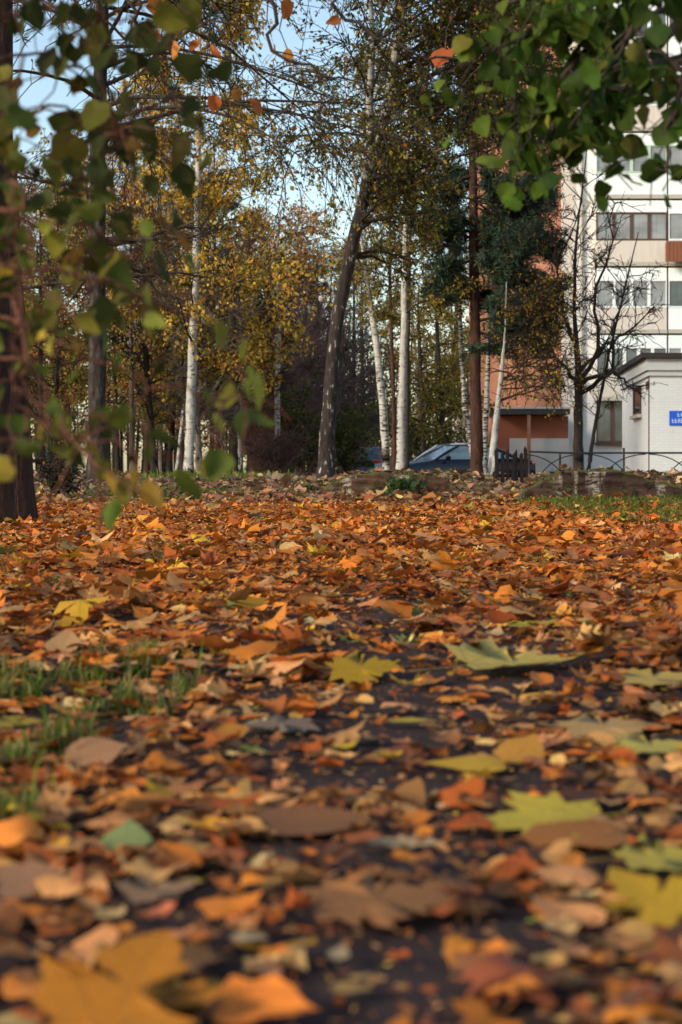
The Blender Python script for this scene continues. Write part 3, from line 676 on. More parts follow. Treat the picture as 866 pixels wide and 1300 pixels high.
# pine with blue-green needle clouds
t = Tree('pine_tree', 'tall pine with blue-green needle clouds before the brick wall', 'tall trees around the clearing', M['pine_red'], 29.5, [(606, 604), (604, 450), (601, 300), (600, 180), (596, 30)], [20, 17, 14, 12, 10], 11, (0, 0, 12, .03))
t.branches(2.5, 6.4, 24, 1.4, (-.25, .25), (-1.3, 1.0), (9, 6), (.05, .1, .15), .42, .22, rmin=.007)
t.branches(3.8, 6.2, 12, .9, (-.2, .3), (1.9, 4.2), (7, 5), (.05, .1, .15), .42, .22, rmin=.007)
t.branches(6.0, 11.5, 20, 1.7, (-.1, .5), None, (7, 5), (.05, .1, .15), .42, .22, rmin=.007)
t.needles(9000, .15, NEED, 16, .06); t.done()
# right of the pine: leaning birches
t = Tree('birch_tree', 'white birch leaning right between pine and black picket fence', 'tall trees around the clearing', M['birch_white'], 27, [(622, 606), (629, 540), (637, 470), (641, 430)], [11, 10, 7, 3], 12, (.05, .2, 3.7, .008))
t.branches(1.5, 3.5, 24, 1.25, (.0, .5), (-1.2, 1.2), (7, 6), (-.1, -.3, -.6), .5, .2, rmin=.005)
t.branches(2.4, 3.6, 5, .9, (.0, .5), None, (7, 6), (-.1, -.3, -.6), .5, .2, rmin=.005); t.leaves(1900, .055, [(3, (.52, .34, .05)), (2, (.34, .27, .05)), (1, (.4, .16, .03)), (1, (.12, .12, .03))], .03); t.done()
t = Tree('birch_tree', 'shadowed twin-stemmed birch close behind the tall pine', 'tall trees around the clearing', M['birch_white'], 31, [(613, 600), (618, 500), (622, 400), (619, 300)], [9, 8, 6, 4], 13, (0, 0, 8, .01))
t.wood.path([(px(608, 31), 31.2, .0), (px(592, 31), 31.2, pz(520, 31)), (px(586, 31), 31.2, pz(440, 31)), (px(585, 31), 31.3, pz(330, 31))], [.07, .06, .045, .02], 8)
t.branches(2.6, 7.5, 24, 1.3, (.0, .6), None, (6, 6), (-.1, -.3, -.6), .5, .2, rmin=.005); t.leaves(4600, .06, OL, .04); t.done()
# bare tree at the corner of the flats
t = Tree('bare_tree', 'nearly bare forked tree before the corner of the white flats', 'tall trees around the clearing', M['dark_bark'], 27.5, [(735, 604), (734, 540), (735, 482), (729, 400), (731, 300), (742, 225)], [16, 14, 12, 6, 4, 2], 14, (.05, 0, 6.3, .01))
p0, _ = t.at_height(pz(484, 27.5))
for pts in ([(735, 484), (755, 440), (760, 380), (768, 320), (771, 262)], [(735, 484), (708, 462), (690, 440), (668, 430)], [(737, 488), (762, 478), (790, 480), (806, 492)], [(737, 470), (768, 438), (800, 420), (832, 395)], [(733, 440), (720, 395), (716, 340), (722, 290)], [(736, 500), (772, 470), (778, 420), (790, 380)]):
    q = np.array([(px(c, 27.5), 27.5 + .5 * t.r.normal() * (i > 0), pz(w, 27.5)) for i, (c, w) in enumerate(pts)])
    q = np.stack([np.interp(np.linspace(0, len(q) - 1, 10), np.arange(len(q)), q[:, k]) for k in range(3)], -1); q[1:] += t.r.normal(0, .03, (9, 3))
    t.wood.path(q, np.linspace(.045, .008, 10), 6); t.twigs(q, 1.6, (11, 6), (.05, .1, .1), .45, .2, .012, 1, .0055)
t.branches(2.4, 6, 18, 1.0, (.5, 1.2), None, (5, 4), (.1, .1, .1), .5, .2, rmin=.0055)
t.leaves(260, .045, [(2, (.36, .22, .04)), (1, (.3, .12, .03))], .03); t.done()
t = Tree('bare_tree', 'thin bare sapling leaning right past the ground floor window', 'tall trees around the clearing', M['dark_bark'], 28.5, [(744, 602), (752, 560), (763, 500), (775, 440), (790, 380)], [7, 6, 5, 4, 3], 15, (.3, 0, 4.8, .008))
t.branches(1.2, 4, 14, .9, (.3, 1), None, (5, 4), (.05, .1, .1), .5, .2, rmin=.0055, leafy=0); t.done()

# ------------------------------------------------------------------ the wood behind
WR = np.random.default_rng(21)
def forest_tree(i, c, Y, kind, w, label):
    lean = WR.normal(0, 6)
    top = float(pz(WR.uniform(300, 360) if 290 < c < 475 else WR.uniform(190, 270) if c < 290 else WR.uniform(330, 400), Y))
    bm = {'pine': M['pine_red'], 'birch': M['birch_white'], 'dark': M['dark_bark'], 'grey': M['grey_bark']}[kind.split('_')[0]]
    t = Tree({'pine': 'pine_tree', 'birch': 'birch_tree', 'dark': 'deciduous_tree', 'grey': 'deciduous_tree'}[kind.split('_')[0]], label, 'trees of the wood', bm, Y, [(c, 602), (c + lean, 480), (c + lean * 1.4, 405)], [w, w * .8, w * .55], 100 + i, (0, 0, top, .02))
    fo = kind.split('_')[1]
    if fo == 'yellow':
        t.branches(2.5, top - .5, 26, 1.7, (.1, .8), None, (6, 5), (-.05, -.25, -.5), .5, .2, rmin=.008); t.leaves(6000, .10, YG, .08)
    elif fo == 'orange':
        t.branches(2.0, top - .5, 26, 1.6, (.1, .8), None, (6, 5), (-.05, -.2, -.4), .5, .2, rmin=.008); t.leaves(4800, .10, [(3, (.60, .25, .06)), (2, (.62, .36, .10)), (2, (.45, .17, .05))], .08)
    elif fo == 'olive':
        t.branches(1.6, top - .5, 28, 1.7, (.1, .8), None, (6, 5), (-.05, -.2, -.4), .5, .2, rmin=.008); t.leaves(6500, .10, OL, .08)
    elif fo == 'needles':
        t.branches(2.6, top - .3, 30, 1.5, (-.25, .25), None, (7, 4), (.02, .05, .1), .4, .2, rmin=.008, shape=lambda q: 1.1 - .6 * q); t.needles(2300, .17, [(3, (.03, .05, .032)), (2, (.05, .07, .04))], 12, .08)
    else:
        t.branches(1.0, top - .5, 34, 1.6, (.3, 1.1), None, (7, 6), (.05, .05, .05), .5, .2, rmin=.009, leafy=(1 if fo == 'rust' else 0))
        if fo == 'rust': t.leaves(700, .08, [(1, (.3, .12, .04))], .05)
    t.done()
WOODS = [
 (70, 40, 'dark_bare', 9, 'slim dark bare tree in the wood, seen between the two leftmost big trunks'),
 (88, 47, 'grey_orange', 8, 'orange-leaved grey tree in the wood left of the weeping dark birch'),
 (52, 36, 'dark_olive', 10, 'olive-leaved dark tree in the wood right beside the reddish pine'),
 (150, 46, 'dark_orange', 8, 'orange-leaved dark tree just right of the weeping dark birch'),
 (168, 41, 'grey_yellow', 9, 'yellow-leaved grey tree midway between dark birch and yellow white birch'),
 (186, 52, 'pine_needles', 9, 'red-barked pine in the wood two trunks left of the yellow white birch'),
 (197, 39, 'dark_bare', 12, 'dark stout bare tree in the wood next left of the yellow white birch'),
 (214, 48, 'dark_olive', 9, 'olive-leaved slender tree close left of the yellow white birch'),
 (224, 56, 'birch_yellow', 6, 'far thin white birch with yellow leaves glimpsed through the wood'),
 (254, 38, 'grey_bare', 11, 'grey bare trunk standing close right behind the yellow white birch'),
 (268, 50, 'pine_needles', 8, 'far pine with dark needles right of the yellow white birch'),
 (279, 44, 'dark_olive', 8, 'dark olive-leaved tree between a far dark pine and the dark yellow-crowned trunk'),
 (298, 40, 'dark_yellow', 11, 'dark trunk with yellow crown midway between the white birch and pale slim birch'),
 (304, 41, 'birch_bare', 7, 'leaning pale bare birch touching the dark yellow-crowned trunk'),
 (322, 55, 'pine_needles', 9, 'dark-needled pine above the purple thicket, left of the pale slim birch'),
 (338, 58, 'dark_bare', 8, 'bare dark tree in the purple thicket close left of the pale slim birch'),
 (366, 56, 'dark_rust', 8, 'bare tree with a few rust leaves close right of the pale slim birch'),
 (384, 60, 'pine_needles', 9, 'dark-needled pine between the pale slim birch and the big leaning birch'),
 (400, 54, 'dark_bare', 7, 'bare dark tree half hidden left of the big leaning birch'),
 (430, 55, 'grey_bare', 8, 'grey bare tree just right of the big leaning birch foot'),
 (448, 60, 'dark_bare', 8, 'dark bare tree above the small blue car'),
 (462, 66, 'dark_bare', 8, 'dark bare tree farther off, left of the slender leaning white birch'),
 (540, 66, 'dark_olive', 9, 'olive-leaved tree rising behind the dark car'),
 (566, 60, 'dark_olive', 9, 'olive-leaved tree behind the dark car close to the tall pine'),
 (20, 42, 'dark_olive', 9, 'olive-leaved tree hidden mostly by the thick reddish pine'),
 (-30, 45, 'dark_orange', 9, 'orange-leaved tree at the far left end of the wood'),
 (110, 60, 'birch_yellow', 7, 'far yellow birch behind the weeping dark birch'),
 (240, 64, 'grey_orange', 8, 'far orange-leaved tree behind the yellow white birch'),
 (345, 72, 'grey_orange', 8, 'far sunlit orange tree topping the purple thicket'),
 (378, 76, 'grey_orange', 8, 'farthest sunlit orange tree right of the pale slim birch'),
 (300, 74, 'grey_yellow', 8, 'far pale yellow tree standing out against the sky'),
]
for i, (c, Y, k, w, lab) in enumerate(WOODS): forest_tree(i, c, Y, k, w, lab)

# far wood: one mass of trunks and twigs
mb = MB()
for i in range(230):
    Y = WR.uniform(78, 125); c = WR.uniform(-260, 610); X = px(c, Y); h = WR.uniform(7, 14); r0 = WR.uniform(.07, .16)
    pts = np.array([(X, Y, 0), (X + WR.normal(0, .2), Y, h * .5), (X + WR.normal(0, .5), Y, h)]); mb.path(pts, [r0, r0 * .7, .03], 5, (.05, .04, .035) if WR.random() > .2 else (.35, .33, .3))
    for j in range(16):
        z = WR.uniform(1.0, h); L = WR.uniform(.6, 2.2); a = WR.uniform(0, 6.28); e = np.array([math.cos(a), math.sin(a), WR.uniform(.2, 1)]) * L
        mb.path(np.array([(X, Y, z), np.array([X, Y, z]) + e * .5 + UP * .1, np.array([X, Y, z]) + e]), [.03, .022, .012], 3, (.06, .045, .04))
    n = 260; pp = np.array([X, Y, h * .62]) + WR.normal(0, 1, (n, 3)) * np.array([1.1, 1.1, h * .2]); d = WR.normal(0, 1, (n, 3)); d /= np.linalg.norm(d, axis=1, keepdims=True)
    ln = WR.uniform(.12, .3, n); quads(mb, pp, d, WR.normal(0, 1, (n, 3)), ln, ln * .35, pick(WR, [[(1, (.07, .08, .03))], [(1, (.3, .17, .06))], [(1, (.05, .06, .035))]][WR.integers(3)], n, .3))
o = mb.build('far_woods', M['foliage']); o['kind'] = 'stuff'; tag(o, 'far-off mass of thin trunks and mixed autumn crowns', 'woods')

# ------------------------------------------------------------------ shrubs
def shrub(label, c, Y, w, h, n, size, pal, barkm, seed, stems=14, name='shrub', bare=False, sub=(5, 4)):
    r = np.random.default_rng(seed); X = px(c, Y); z = float(gz(X, Y))
    root = thing(name, label, 'shrub', (X, Y, z), 'shrubs under the trees')
    wood = MB(); spots = []
    for i in range(stems):
        a = r.uniform(0, 6.28); e = r.uniform(.1, .9) * w / 2
        d = np.array([math.cos(a) * e, math.sin(a) * e, h * r.uniform(.6, 1.05)])
        k = np.linspace(0, 1, 6)[:, None]; p = np.array([X, Y, z - .03]) + np.array([math.cos(a), math.sin(a), 0]) * .1 * w * r.random() + d * k + r.normal(0, .03 * h, (6, 3)) * k
        wood.path(p, np.linspace(.018, .007, 6) * (Y / 40) ** .5, 4); spots.append(p[2:])
        for j in range(sub[0]):
            q = p[r.integers(1, 6)]; dd = unit(d / h + r.normal(0, .7, 3)) * h * r.uniform(.2, .45); pp = q + dd * np.linspace(0, 1, 4)[:, None] + r.normal(0, .02, (4, 3)); wood.path(pp, [.009, .008, .007, .006], 3); spots.append(pp)
            for m_ in range(sub[1]):
                q2 = pp[r.integers(1, 4)]; d3 = unit(dd + r.normal(0, .3, 3)) * h * r.uniform(.1, .25); wood.path(q2 + d3 * np.linspace(0, 1, 3)[:, None], [.007, .006, .005], 3); spots.append(q2 + d3 * np.linspace(0, 1, 3)[:, None])
    part(wood, 'stems', barkm, root, True)
    if n:
        ii = r.integers(0, len(spots), n); P = np.array([spots[i][r.integers(0, len(spots[i]))] for i in ii]) + r.normal(0, .07 * h ** .5, (n, 3)); P[:, 2] = np.maximum(P[:, 2], z + .03)
        d = r.normal(0, 1, (n, 3)); d /= np.linalg.norm(d, axis=1, keepdims=True); ln = size * r.lognormal(0, .25, n); mb = MB()
        quads(mb, P, d, r.normal(0, 1, (n, 3)) + np.array([0, 0, .6]), ln, ln * .36, pick(r, pal, n, .25)); part(mb, 'foliage', M['foliage'], root)
GB = [(3, (.075, .095, .022)), (2, (.11, .12, .03)), (1, (.17, .14, .035)), (1, (.045, .06, .018))]
DGB = [(3, (.03, .055, .02)), (2, (.05, .075, .025)), (1, (.08, .09, .03))]
RD = [(3, (.42, .09, .025)), (2, (.36, .14, .03)), (1, (.25, .06, .03))]
shrub('olive green bush left of the big leaning birch foot', 385, 45, 2.0, 2.1, 3600, .10, GB, M['twig_purple'], 1)
shrub('olive green bush right of the big leaning birch foot', 440, 46, 1.5, 1.6, 2500, .10, GB, M['twig_purple'], 2)
shrub('dark green bush between the white birches and the dark car', 548, 70, 5.0, 3.0, 4000, .15, DGB, M['twig_purple'], 3)
shrub('dark green bush behind the bare twigs beside the blue car', 470, 72, 3.5, 2.2, 1800, .14, DGB, M['twig_purple'], 4)
shrub('purple-brown leafless thicket left of the pale slim birch', 328, 48, 2.4, 3.9, 0, .1, RD, M['twig_purple'], 5, 34, sub=(8, 6))
shrub('purple-brown leafless thicket behind the pale slim birch', 362, 50, 2.6, 4.4, 0, .1, RD, M['twig_purple'], 6, 34, sub=(8, 6))
shrub('tall leafless thicket between pale slim birch and leaning birch', 398, 53, 2.6, 4.9, 0, .1, RD, M['twig_purple'], 7, 30, sub=(8, 6))
shrub('leafless thicket right of the leaning birch above the olive bush', 446, 56, 2.6, 4.4, 0, .1, RD, M['twig_purple'], 8, 28, sub=(8, 6))
shrub('low purple-brown brush at the foot of the pale slim birch', 345, 42, 2.2, 1.1, 0, .1, RD, M['twig_purple'], 9, 46, sub=(7, 5))
shrub('red-leaved shrub between the white birch and the purple thicket', 290, 43, 2.2, 3.0, 700, .10, RD, M['twig_purple'], 10, 16)
shrub('scattered red-leaved sapling before the purple thicket', 325, 44, 1.5, 2.6, 380, .10, RD, M['twig_purple'], 11, 9)
shrub('small dark bush with yellowed leaves beside the reddish pine foot', 72, 15.5, .45, .42, 260, .045, [(3, (.03, .035, .015)), (1, (.06, .06, .02)), (1, (.35, .2, .03))], M['dark_bark'], 12, 22)
shrub('green leafy weed clump on the brown concrete hump', 512, 16.3, .65, .17, 620, .05, [(2, (.05, .11, .03)), (1, (.09, .16, .04))], M['twig'], 13, 18, 'weed_clump')
shrub('little sprig of green weeds left of the concrete hump', 412, 17.5, .5, .10, 220, .045, [(2, (.07, .12, .03)), (1, (.12, .16, .04))], M['twig'], 14, 10, 'weed_clump')
shrub('bare grey brushwood beside the dark car and slender birch', 498, 37, .5, .7, 0, .1, RD, M['twig_purple'], 15, 16)

# ------------------------------------------------------------------ near overhanging boughs
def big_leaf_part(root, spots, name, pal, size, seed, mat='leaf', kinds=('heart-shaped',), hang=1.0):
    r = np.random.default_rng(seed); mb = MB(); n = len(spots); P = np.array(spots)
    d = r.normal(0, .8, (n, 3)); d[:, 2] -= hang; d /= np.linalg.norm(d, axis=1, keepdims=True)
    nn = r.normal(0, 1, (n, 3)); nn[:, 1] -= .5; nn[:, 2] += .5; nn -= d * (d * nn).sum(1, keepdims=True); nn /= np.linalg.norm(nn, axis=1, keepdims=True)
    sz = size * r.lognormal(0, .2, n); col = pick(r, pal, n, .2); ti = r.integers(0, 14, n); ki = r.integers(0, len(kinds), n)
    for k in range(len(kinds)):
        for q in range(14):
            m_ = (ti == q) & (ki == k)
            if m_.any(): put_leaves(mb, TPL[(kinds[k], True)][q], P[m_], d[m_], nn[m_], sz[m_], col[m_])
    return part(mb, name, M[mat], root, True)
def wp(c, r_, Y): return np.array([px(c, Y), Y, pz(r_, Y)])
def twig_path(wood, pts, r0, r1, n=14, jit=.006, r=None, sides=6):
    q = np.array([wp(*p) if isinstance(p, tuple) else p for p in pts]); t = np.linspace(0, len(q) - 1, n)
    # smooth Catmull-Rom
    out = []
    for v in t:
        i = min(int(v), len(q) - 2); f = v - i; p0, p1, p2, p3 = q[max(i - 1, 0)], q[i], q[i + 1], q[min(i + 2, len(q) - 1)]
        out.append(.5 * ((2 * p1) + (-p0 + p2) * f + (2 * p0 - 5 * p1 + 4 * p2 - p3) * f * f + (-p0 + 3 * p1 - 3 * p2 + p3) * f ** 3))
    out = np.array(out)
    if r is not None: out[1:-1] += r.normal(0, jit, (n - 2, 3))
    wood.path(out, np.linspace(r0, r1, n), sides); return out
def side_twigs(wood, path, n, L, r, spots, per, spread=.018, down=-.4, rr=.0013):
    for i in range(n):
        p = path[r.integers(1, len(path))]; d = unit(np.array([r.normal(0, 1), r.normal(0, .6), r.normal(down, .6)])); l = L * r.uniform(.5, 1.2)
        q = p + d * l * np.linspace(0, 1, 5)[:, None] + r.normal(0, .008, (5, 3)) * np.linspace(0, 1, 5)[:, None]; q[:, 2] -= .05 * np.linspace(0, 1, 5) ** 2 * l / .2
        wood.path(q, np.linspace(rr, rr * .55, 5), 4)
        for _ in range(per):
            t = r.uniform(.15, 1) * 4; j = min(int(t), 3); spots.append(q[j] + (q[j + 1] - q[j]) * (t - j) + r.normal(0, spread, 3))

# linden sapling at left: stems rise outside the frame and lean in
r = np.random.default_rng(31)
sx_, sy_ = -.84, 1.5
root = thing('linden_sapling', 'young linden at the left edge, blurred green-yellow leaves on red stems close by', 'tree', (sx_, sy_, float(gz(sx_, sy_))), None)
wood = MB(); sp_lo, sp_hi = [], []
main = twig_path(wood, [np.array([sx_, sy_, -.02]), np.array([sx_ - .01, sy_, .35]), np.array([sx_ + .02, sy_ + .02, .75]), np.array([sx_ + .05, sy_ + .05, 1.3])], .014, .008, 16, .004, r, 8)
foot = main[5]
lows = [
 ([main[6], (-40, 335, 1.5), (15, 372, 1.48), (40, 470, 1.45), (63, 517, 1.44), (95, 558, 1.42), (128, 592, 1.40)], .0050, .0025),
 ([wp(95, 558, 1.363), (115, 548, 1.43), (138, 536, 1.45), (165, 532, 1.46)], .003, .002),
 ([main[8], (-10, 400, 1.5), (65, 435, 1.48), (150, 465, 1.48), (240, 505, 1.5), (300, 500, 1.52)], .0042, .0016),
 ([main[9], (-30, 330, 1.5), (60, 345, 1.5), (150, 365, 1.52), (230, 395, 1.55), (300, 440, 1.58), (315, 485, 1.6)], .0042, .0016),
 ([main[7], (-20, 450, 1.45), (10, 485, 1.44), (35, 545, 1.42)], .0035, .0016),
 ([main[9], (-30, 260, 1.4), (10, 240, 1.4), (40, 330, 1.42), (20, 430, 1.42)], .0035, .0016),
]
for pts, a, b in lows:
    p = twig_path(wood, [(q[0], q[1], q[2] * .96) if isinstance(q, tuple) else q for q in pts], a * .62, b * .7, 18, .004, r)
    inside = [q for q in p if q[0] > px(-60, q[1])]
    side_twigs(wood, np.array(inside) if len(inside) > 3 else p, 9, .065, r, sp_lo, 1, .010)
for c, w_ in ((138, 618), (168, 612), (150, 628), (132, 606), (180, 240), (14, 372), (80, 360), (15, 435), (12, 220), (10, 170), (50, 445), (185, 425), (275, 430), (150, 480), (262, 515), (80, 545), (100, 490), (310, 545), (320, 500), (300, 465), (195, 330), (235, 350), (150, 345), (120, 300), (180, 300), (60, 300)):
    sp_lo.append(wp(c, w_ - 22, 1.37 + r.uniform(-.04, .1)))
his = [
 ([main[11], (-60, 150, 1.75), (20, 150, 1.75), (90, 140, 1.8), (160, 165, 1.85), (215, 215, 1.9)], .006, .002),
 ([main[12], (-60, 60, 1.75), (30, 60, 1.8), (110, 90, 1.85), (180, 130, 1.9), (230, 120, 1.95)], .006, .002),
 ([main[13], (-60, 0, 1.75), (40, 10, 1.8), (110, 20, 1.85), (180, 30, 1.9)], .006, .002),
 ([main[10], (-60, 230, 1.7), (30, 225, 1.75), (100, 230, 1.8), (170, 260, 1.85), (215, 300, 1.9)], .005, .002),
 ([main[14], (-50, -60, 1.7), (60, -40, 1.8), (150, -20, 1.9), (200, 60, 1.95)], .006, .002),
 ([main[10], (-60, 290, 1.7), (40, 285, 1.75), (130, 300, 1.8), (200, 345, 1.9)], .005, .002),
]
for pts, a, b in his:
    p = twig_path(wood, [(q[0], q[1], q[2] * .96) if isinstance(q, tuple) else q for q in pts], a * .45, b * .5, 18, .006, r); inside = np.array([q for q in p if q[0] > px(-80, q[1])])
    side_twigs(wood, inside, 16, .10, r, sp_hi, 2, .020)
part(wood, 'stem', M['twig_red'], root, True)
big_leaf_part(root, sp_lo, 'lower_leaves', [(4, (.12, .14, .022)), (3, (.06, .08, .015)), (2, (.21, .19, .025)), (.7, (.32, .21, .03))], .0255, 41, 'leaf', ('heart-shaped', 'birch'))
big_leaf_part(root, sp_hi, 'upper_leaves', [(4, (.045, .052, .012)), (3, (.075, .08, .015)), (1.5, (.13, .12, .02)), (.5, (.16, .09, .02))], .034, 42, 'leaf', ('heart-shaped', 'birch', 'birch'))  # backlit shade of the upper leaves put into their dark colours

# linden overhanging from the right: trunk just outside the frame
r = np.random.default_rng(33)
lx, ly = 1.55, 2.9
root = thing('linden_tree', 'linden whose leafy green bough hangs in from the upper right', 'tree', (lx, ly, float(gz(lx, ly))), None)
wood = MB(); spg, spd = [], []
tr = twig_path(wood, [np.array([lx, ly, -.05]), np.array([lx + .02, ly, .6]), np.array([lx, ly, 1.3]), np.array([lx + .03, ly + .05, 2.4]), np.array([lx, ly, 3.4])], .075, .03, 20, .006, r, 12)
limbs = [
 ([tr[9], np.array([1.2, 2.75, 1.62]), (860, -60, 2.6), (760, -10, 2.55), (680, 40, 2.5), (600, 80, 2.5)], spg, 24),
 ([tr[9], np.array([1.2, 2.75, 1.55]), (850, -10, 2.6), (770, 50, 2.55), (700, 100, 2.5), (650, 140, 2.5)], spg, 24),
 ([tr[9], np.array([1.2, 2.75, 1.58]), (840, -50, 2.6), (740, -40, 2.55), (680, -10, 2.5), (630, 10, 2.5)], spg, 14),
 ([tr[8], np.array([1.1, 2.7, 1.35]), (880, 20, 2.6), (800, 70, 2.55), (730, 125, 2.5), (700, 170, 2.5)], spg, 18),
 ([tr[8], np.array([1.1, 2.7, 1.25]), (890, 60, 2.6), (830, 90, 2.5), (780, 115, 2.45), (745, 130, 2.45)], spd, 11),
 ([tr[9], np.array([1.2, 2.7, 1.6]), (900, -50, 2.4), (840, -10, 2.35), (800, 40, 2.3), (770, 90, 2.3)], spd, 11),
 ([tr[9], np.array([1.2, 2.7, 1.75]), (880, -90, 2.4), (800, -60, 2.4), (730, -40, 2.4), (680, -30, 2.4)], spd, 11),
 ([tr[8], np.array([1.1, 2.6, 1.25]), (900, 60, 2.3), (866, 100, 2.3), (840, 160, 2.3), (832, 215, 2.3)], spd, 3),
]
for pts, sp, n in limbs:
    p = twig_path(wood, pts, .012, .0022, 20, .008, r); ins = np.array([q for q in p if q[0] < px(900, q[1])])
    side_twigs(wood, ins, n, .12, r, sp, 4 if n > 5 else 1, .022, -.45, .0017)
for c, w_ in ((850, 150), (835, 175), (862, 190), (800, 190), (775, 175), (760, 205), (820, 150), (845, 120), (860, 110), (780, 200), (845, 262), (815, 235), (830, 215), (852, 232), (862, 205), (790, 238), (705, 235)): spd.append(wp(c, w_ - 15, 2.3))
part(wood, 'trunk', M['twig'], root, True)
big_leaf_part(root, spg, 'lit_tone_leaves', [(4, (.065, .115, .014)), (3, (.10, .15, .018)), (2, (.045, .075, .011)), (.5, (.18, .16, .022))], .034, 43)  # light on the left of the bough put into these brighter greens
big_leaf_part(root, spd, 'shade_tone_leaves', [(4, (.035, .07, .011)), (3, (.05, .085, .012)), (1, (.085, .085, .015))], .036, 44)  # same leaves, with the bough's shade put into darker greens

# sparse twigs with a few orange leaves hanging in from above
r = np.random.default_rng(35)
root = thing('maple_tree', 'maple overhead, bare dark twigs with a few orange leaves dangling at the top', 'tree', (-1.9, 4.6, float(gz(-1.9, 4.6))), None)
wood = MB(); spo = []
tk = twig_path(wood, [np.array([-1.9, 4.6, -.05]), np.array([-1.88, 4.6, 1.2]), np.array([-1.92, 4.65, 2.6]), np.array([-1.9, 4.6, 4.5])], .07, .03, 18, .006, r, 10)
for pts, ra in (([tk[10], np.array([-1.3, 4.3, 2.3]), (300, -40, 3.9), (345, 50, 3.9), (395, 88, 3.9), (470, 110, 3.9)], .008),
            ([tk[11], np.array([-1.2, 4.2, 2.2]), (380, -60, 3.9), (430, 10, 3.9), (500, 55, 3.9), (570, 72, 3.9), (630, 85, 3.9)], .008),
            ([tk[10], np.array([-1.4, 4.3, 1.9]), (120, -20, 4.0), (180, 35, 4.0), (215, 70, 4.0), (262, 90, 4.0)], .007),
            ([tk[9], np.array([-1.4, 4.3, 1.75]), (90, 20, 4.0), (170, 40, 4.0), (240, 30, 4.0), (330, 36, 4.0)], .006),
            ([tk[10], np.array([-1.4, 4.3, 2.0]), (140, -50, 4.0), (175, 60, 4.0), (190, 95, 4.0)], .005)):
    p = twig_path(wood, pts, ra, .0025, 22, .01, r); ins = np.array([q for q in p if q[2] < pz(-30, q[1])])
    side_twigs(wood, ins, 7, .22, r, [], 0, .02, -.1, .0022)
for c, w_ in ((252, 60), (265, 66), (345, 55), (365, 70), (367, 5), (432, 32), (272, 130), (302, 122), (322, 132), (218, 60), (566, 70), (205, 55), (232, 105), (120, 320), (195, 8)): spo.append(wp(c, w_ - 8, 3.95))
for q in spo: wood.path([q, q + np.array([r.normal(0, .02), 0, .05]), q + np.array([r.normal(0, .03), 0, .11])], [.0012, .0015, .002], 4)
part(wood, 'trunk', M['twig'], root, True)
big_leaf_part(root, spo, 'orange_leaves', [(3, (.42, .12, .03)), (2, (.48, .18, .04)), (1, (.30, .09, .03))], .05, 45, 'leaf', ('heart-shaped', 'birch'))

# ------------------------------------------------------------------ block of flats
wallm = brick_mat('white_silicate_brick', (.66, .67, .67), (.72, .73, .73), (.56, .55, .54), 1, (.38, .33, .29), .4)
orangeb = brick_mat('orange_brick', (.33, .125, .075), (.40, .17, .10), (.36, .24, .18), 1, (.24, .10, .06), .75)
panelw = plain('white_balcony_panel', (.74, .82, .84), .75, .2, 9, .08, .0, streak=(1, 1, .15))
panelb = plain('beige_balcony_panel', (.58, .54, .49), .8, .2, 7, .16, .0, streak=(1, 1, .15))
pvc = plain('white_window_frame', (.72, .76, .77), .45, .4, 3, .06, .02)
brownf = plain('brown_window_frame', (.09, .05, .04), .6, .3, 6, .3, .1)
woodc = plain('brown_board', (.20, .075, .04), .65, .3, 14, .3, .2, streak=(1, 1, .1))
greenf = plain('pale_green_frame', (.42, .56, .44), .55, .3, 4, .1, .02)
glass = glass_mat('window_glass', (.13, .16, .17))
curtain = glass_mat('curtained_glass', (.36, .39, .40))
slabm = plain('concrete_ledge', (.42, .40, .36), .85, .2, 3, .25, .15)
BY = 68.0; BX0 = px(730, BY); NX = 15.0
gB = float(gz(12, 68)) - .2
root = thing('apartment_building', 'tall white brick apartment block with orange brick end wall and glazed balconies', 'building', (BX0, BY, gB))
HT = 27.5; bx1 = BX0 + NX
back = BX0 - 3.6
mb = MB(); mb.add([(BX0, BY, gB), (bx1, BY, gB), (bx1, BY + 14, gB), (BX0 + .3, BY + 14, gB), (BX0, BY, gB + HT), (bx1, BY, gB + HT), (bx1, BY + 14, gB + HT), (BX0 + .3, BY + 14, gB + HT)],
   [np.array([(0, 1, 5, 4), (1, 2, 6, 5), (2, 3, 7, 6), (3, 0, 4, 7), (4, 5, 6, 7)])])
wall = part(mb, 'wall', wallm, root)
mb = MB(); ex, ey = -3.6, 13.0; n_ = unit(np.array([ey, -ex, 0])) * -.3
a = np.array([BX0 - .02, BY + .45, gB]); b = a + np.array([ex, ey, 0])
mb.add([a, b, b - n_ * 1.2, a - n_ * 1.2] + [q + np.array([0, 0, HT - .4]) for q in (a, b, b - n_ * 1.2, a - n_ * 1.2)], [np.array([(0, 1, 5, 4), (1, 2, 6, 5), (2, 3, 7, 6), (3, 0, 4, 7), (4, 5, 6, 7), (0, 3, 2, 1)])])
part(mb, 'brick_end_wall', orangeb, root)
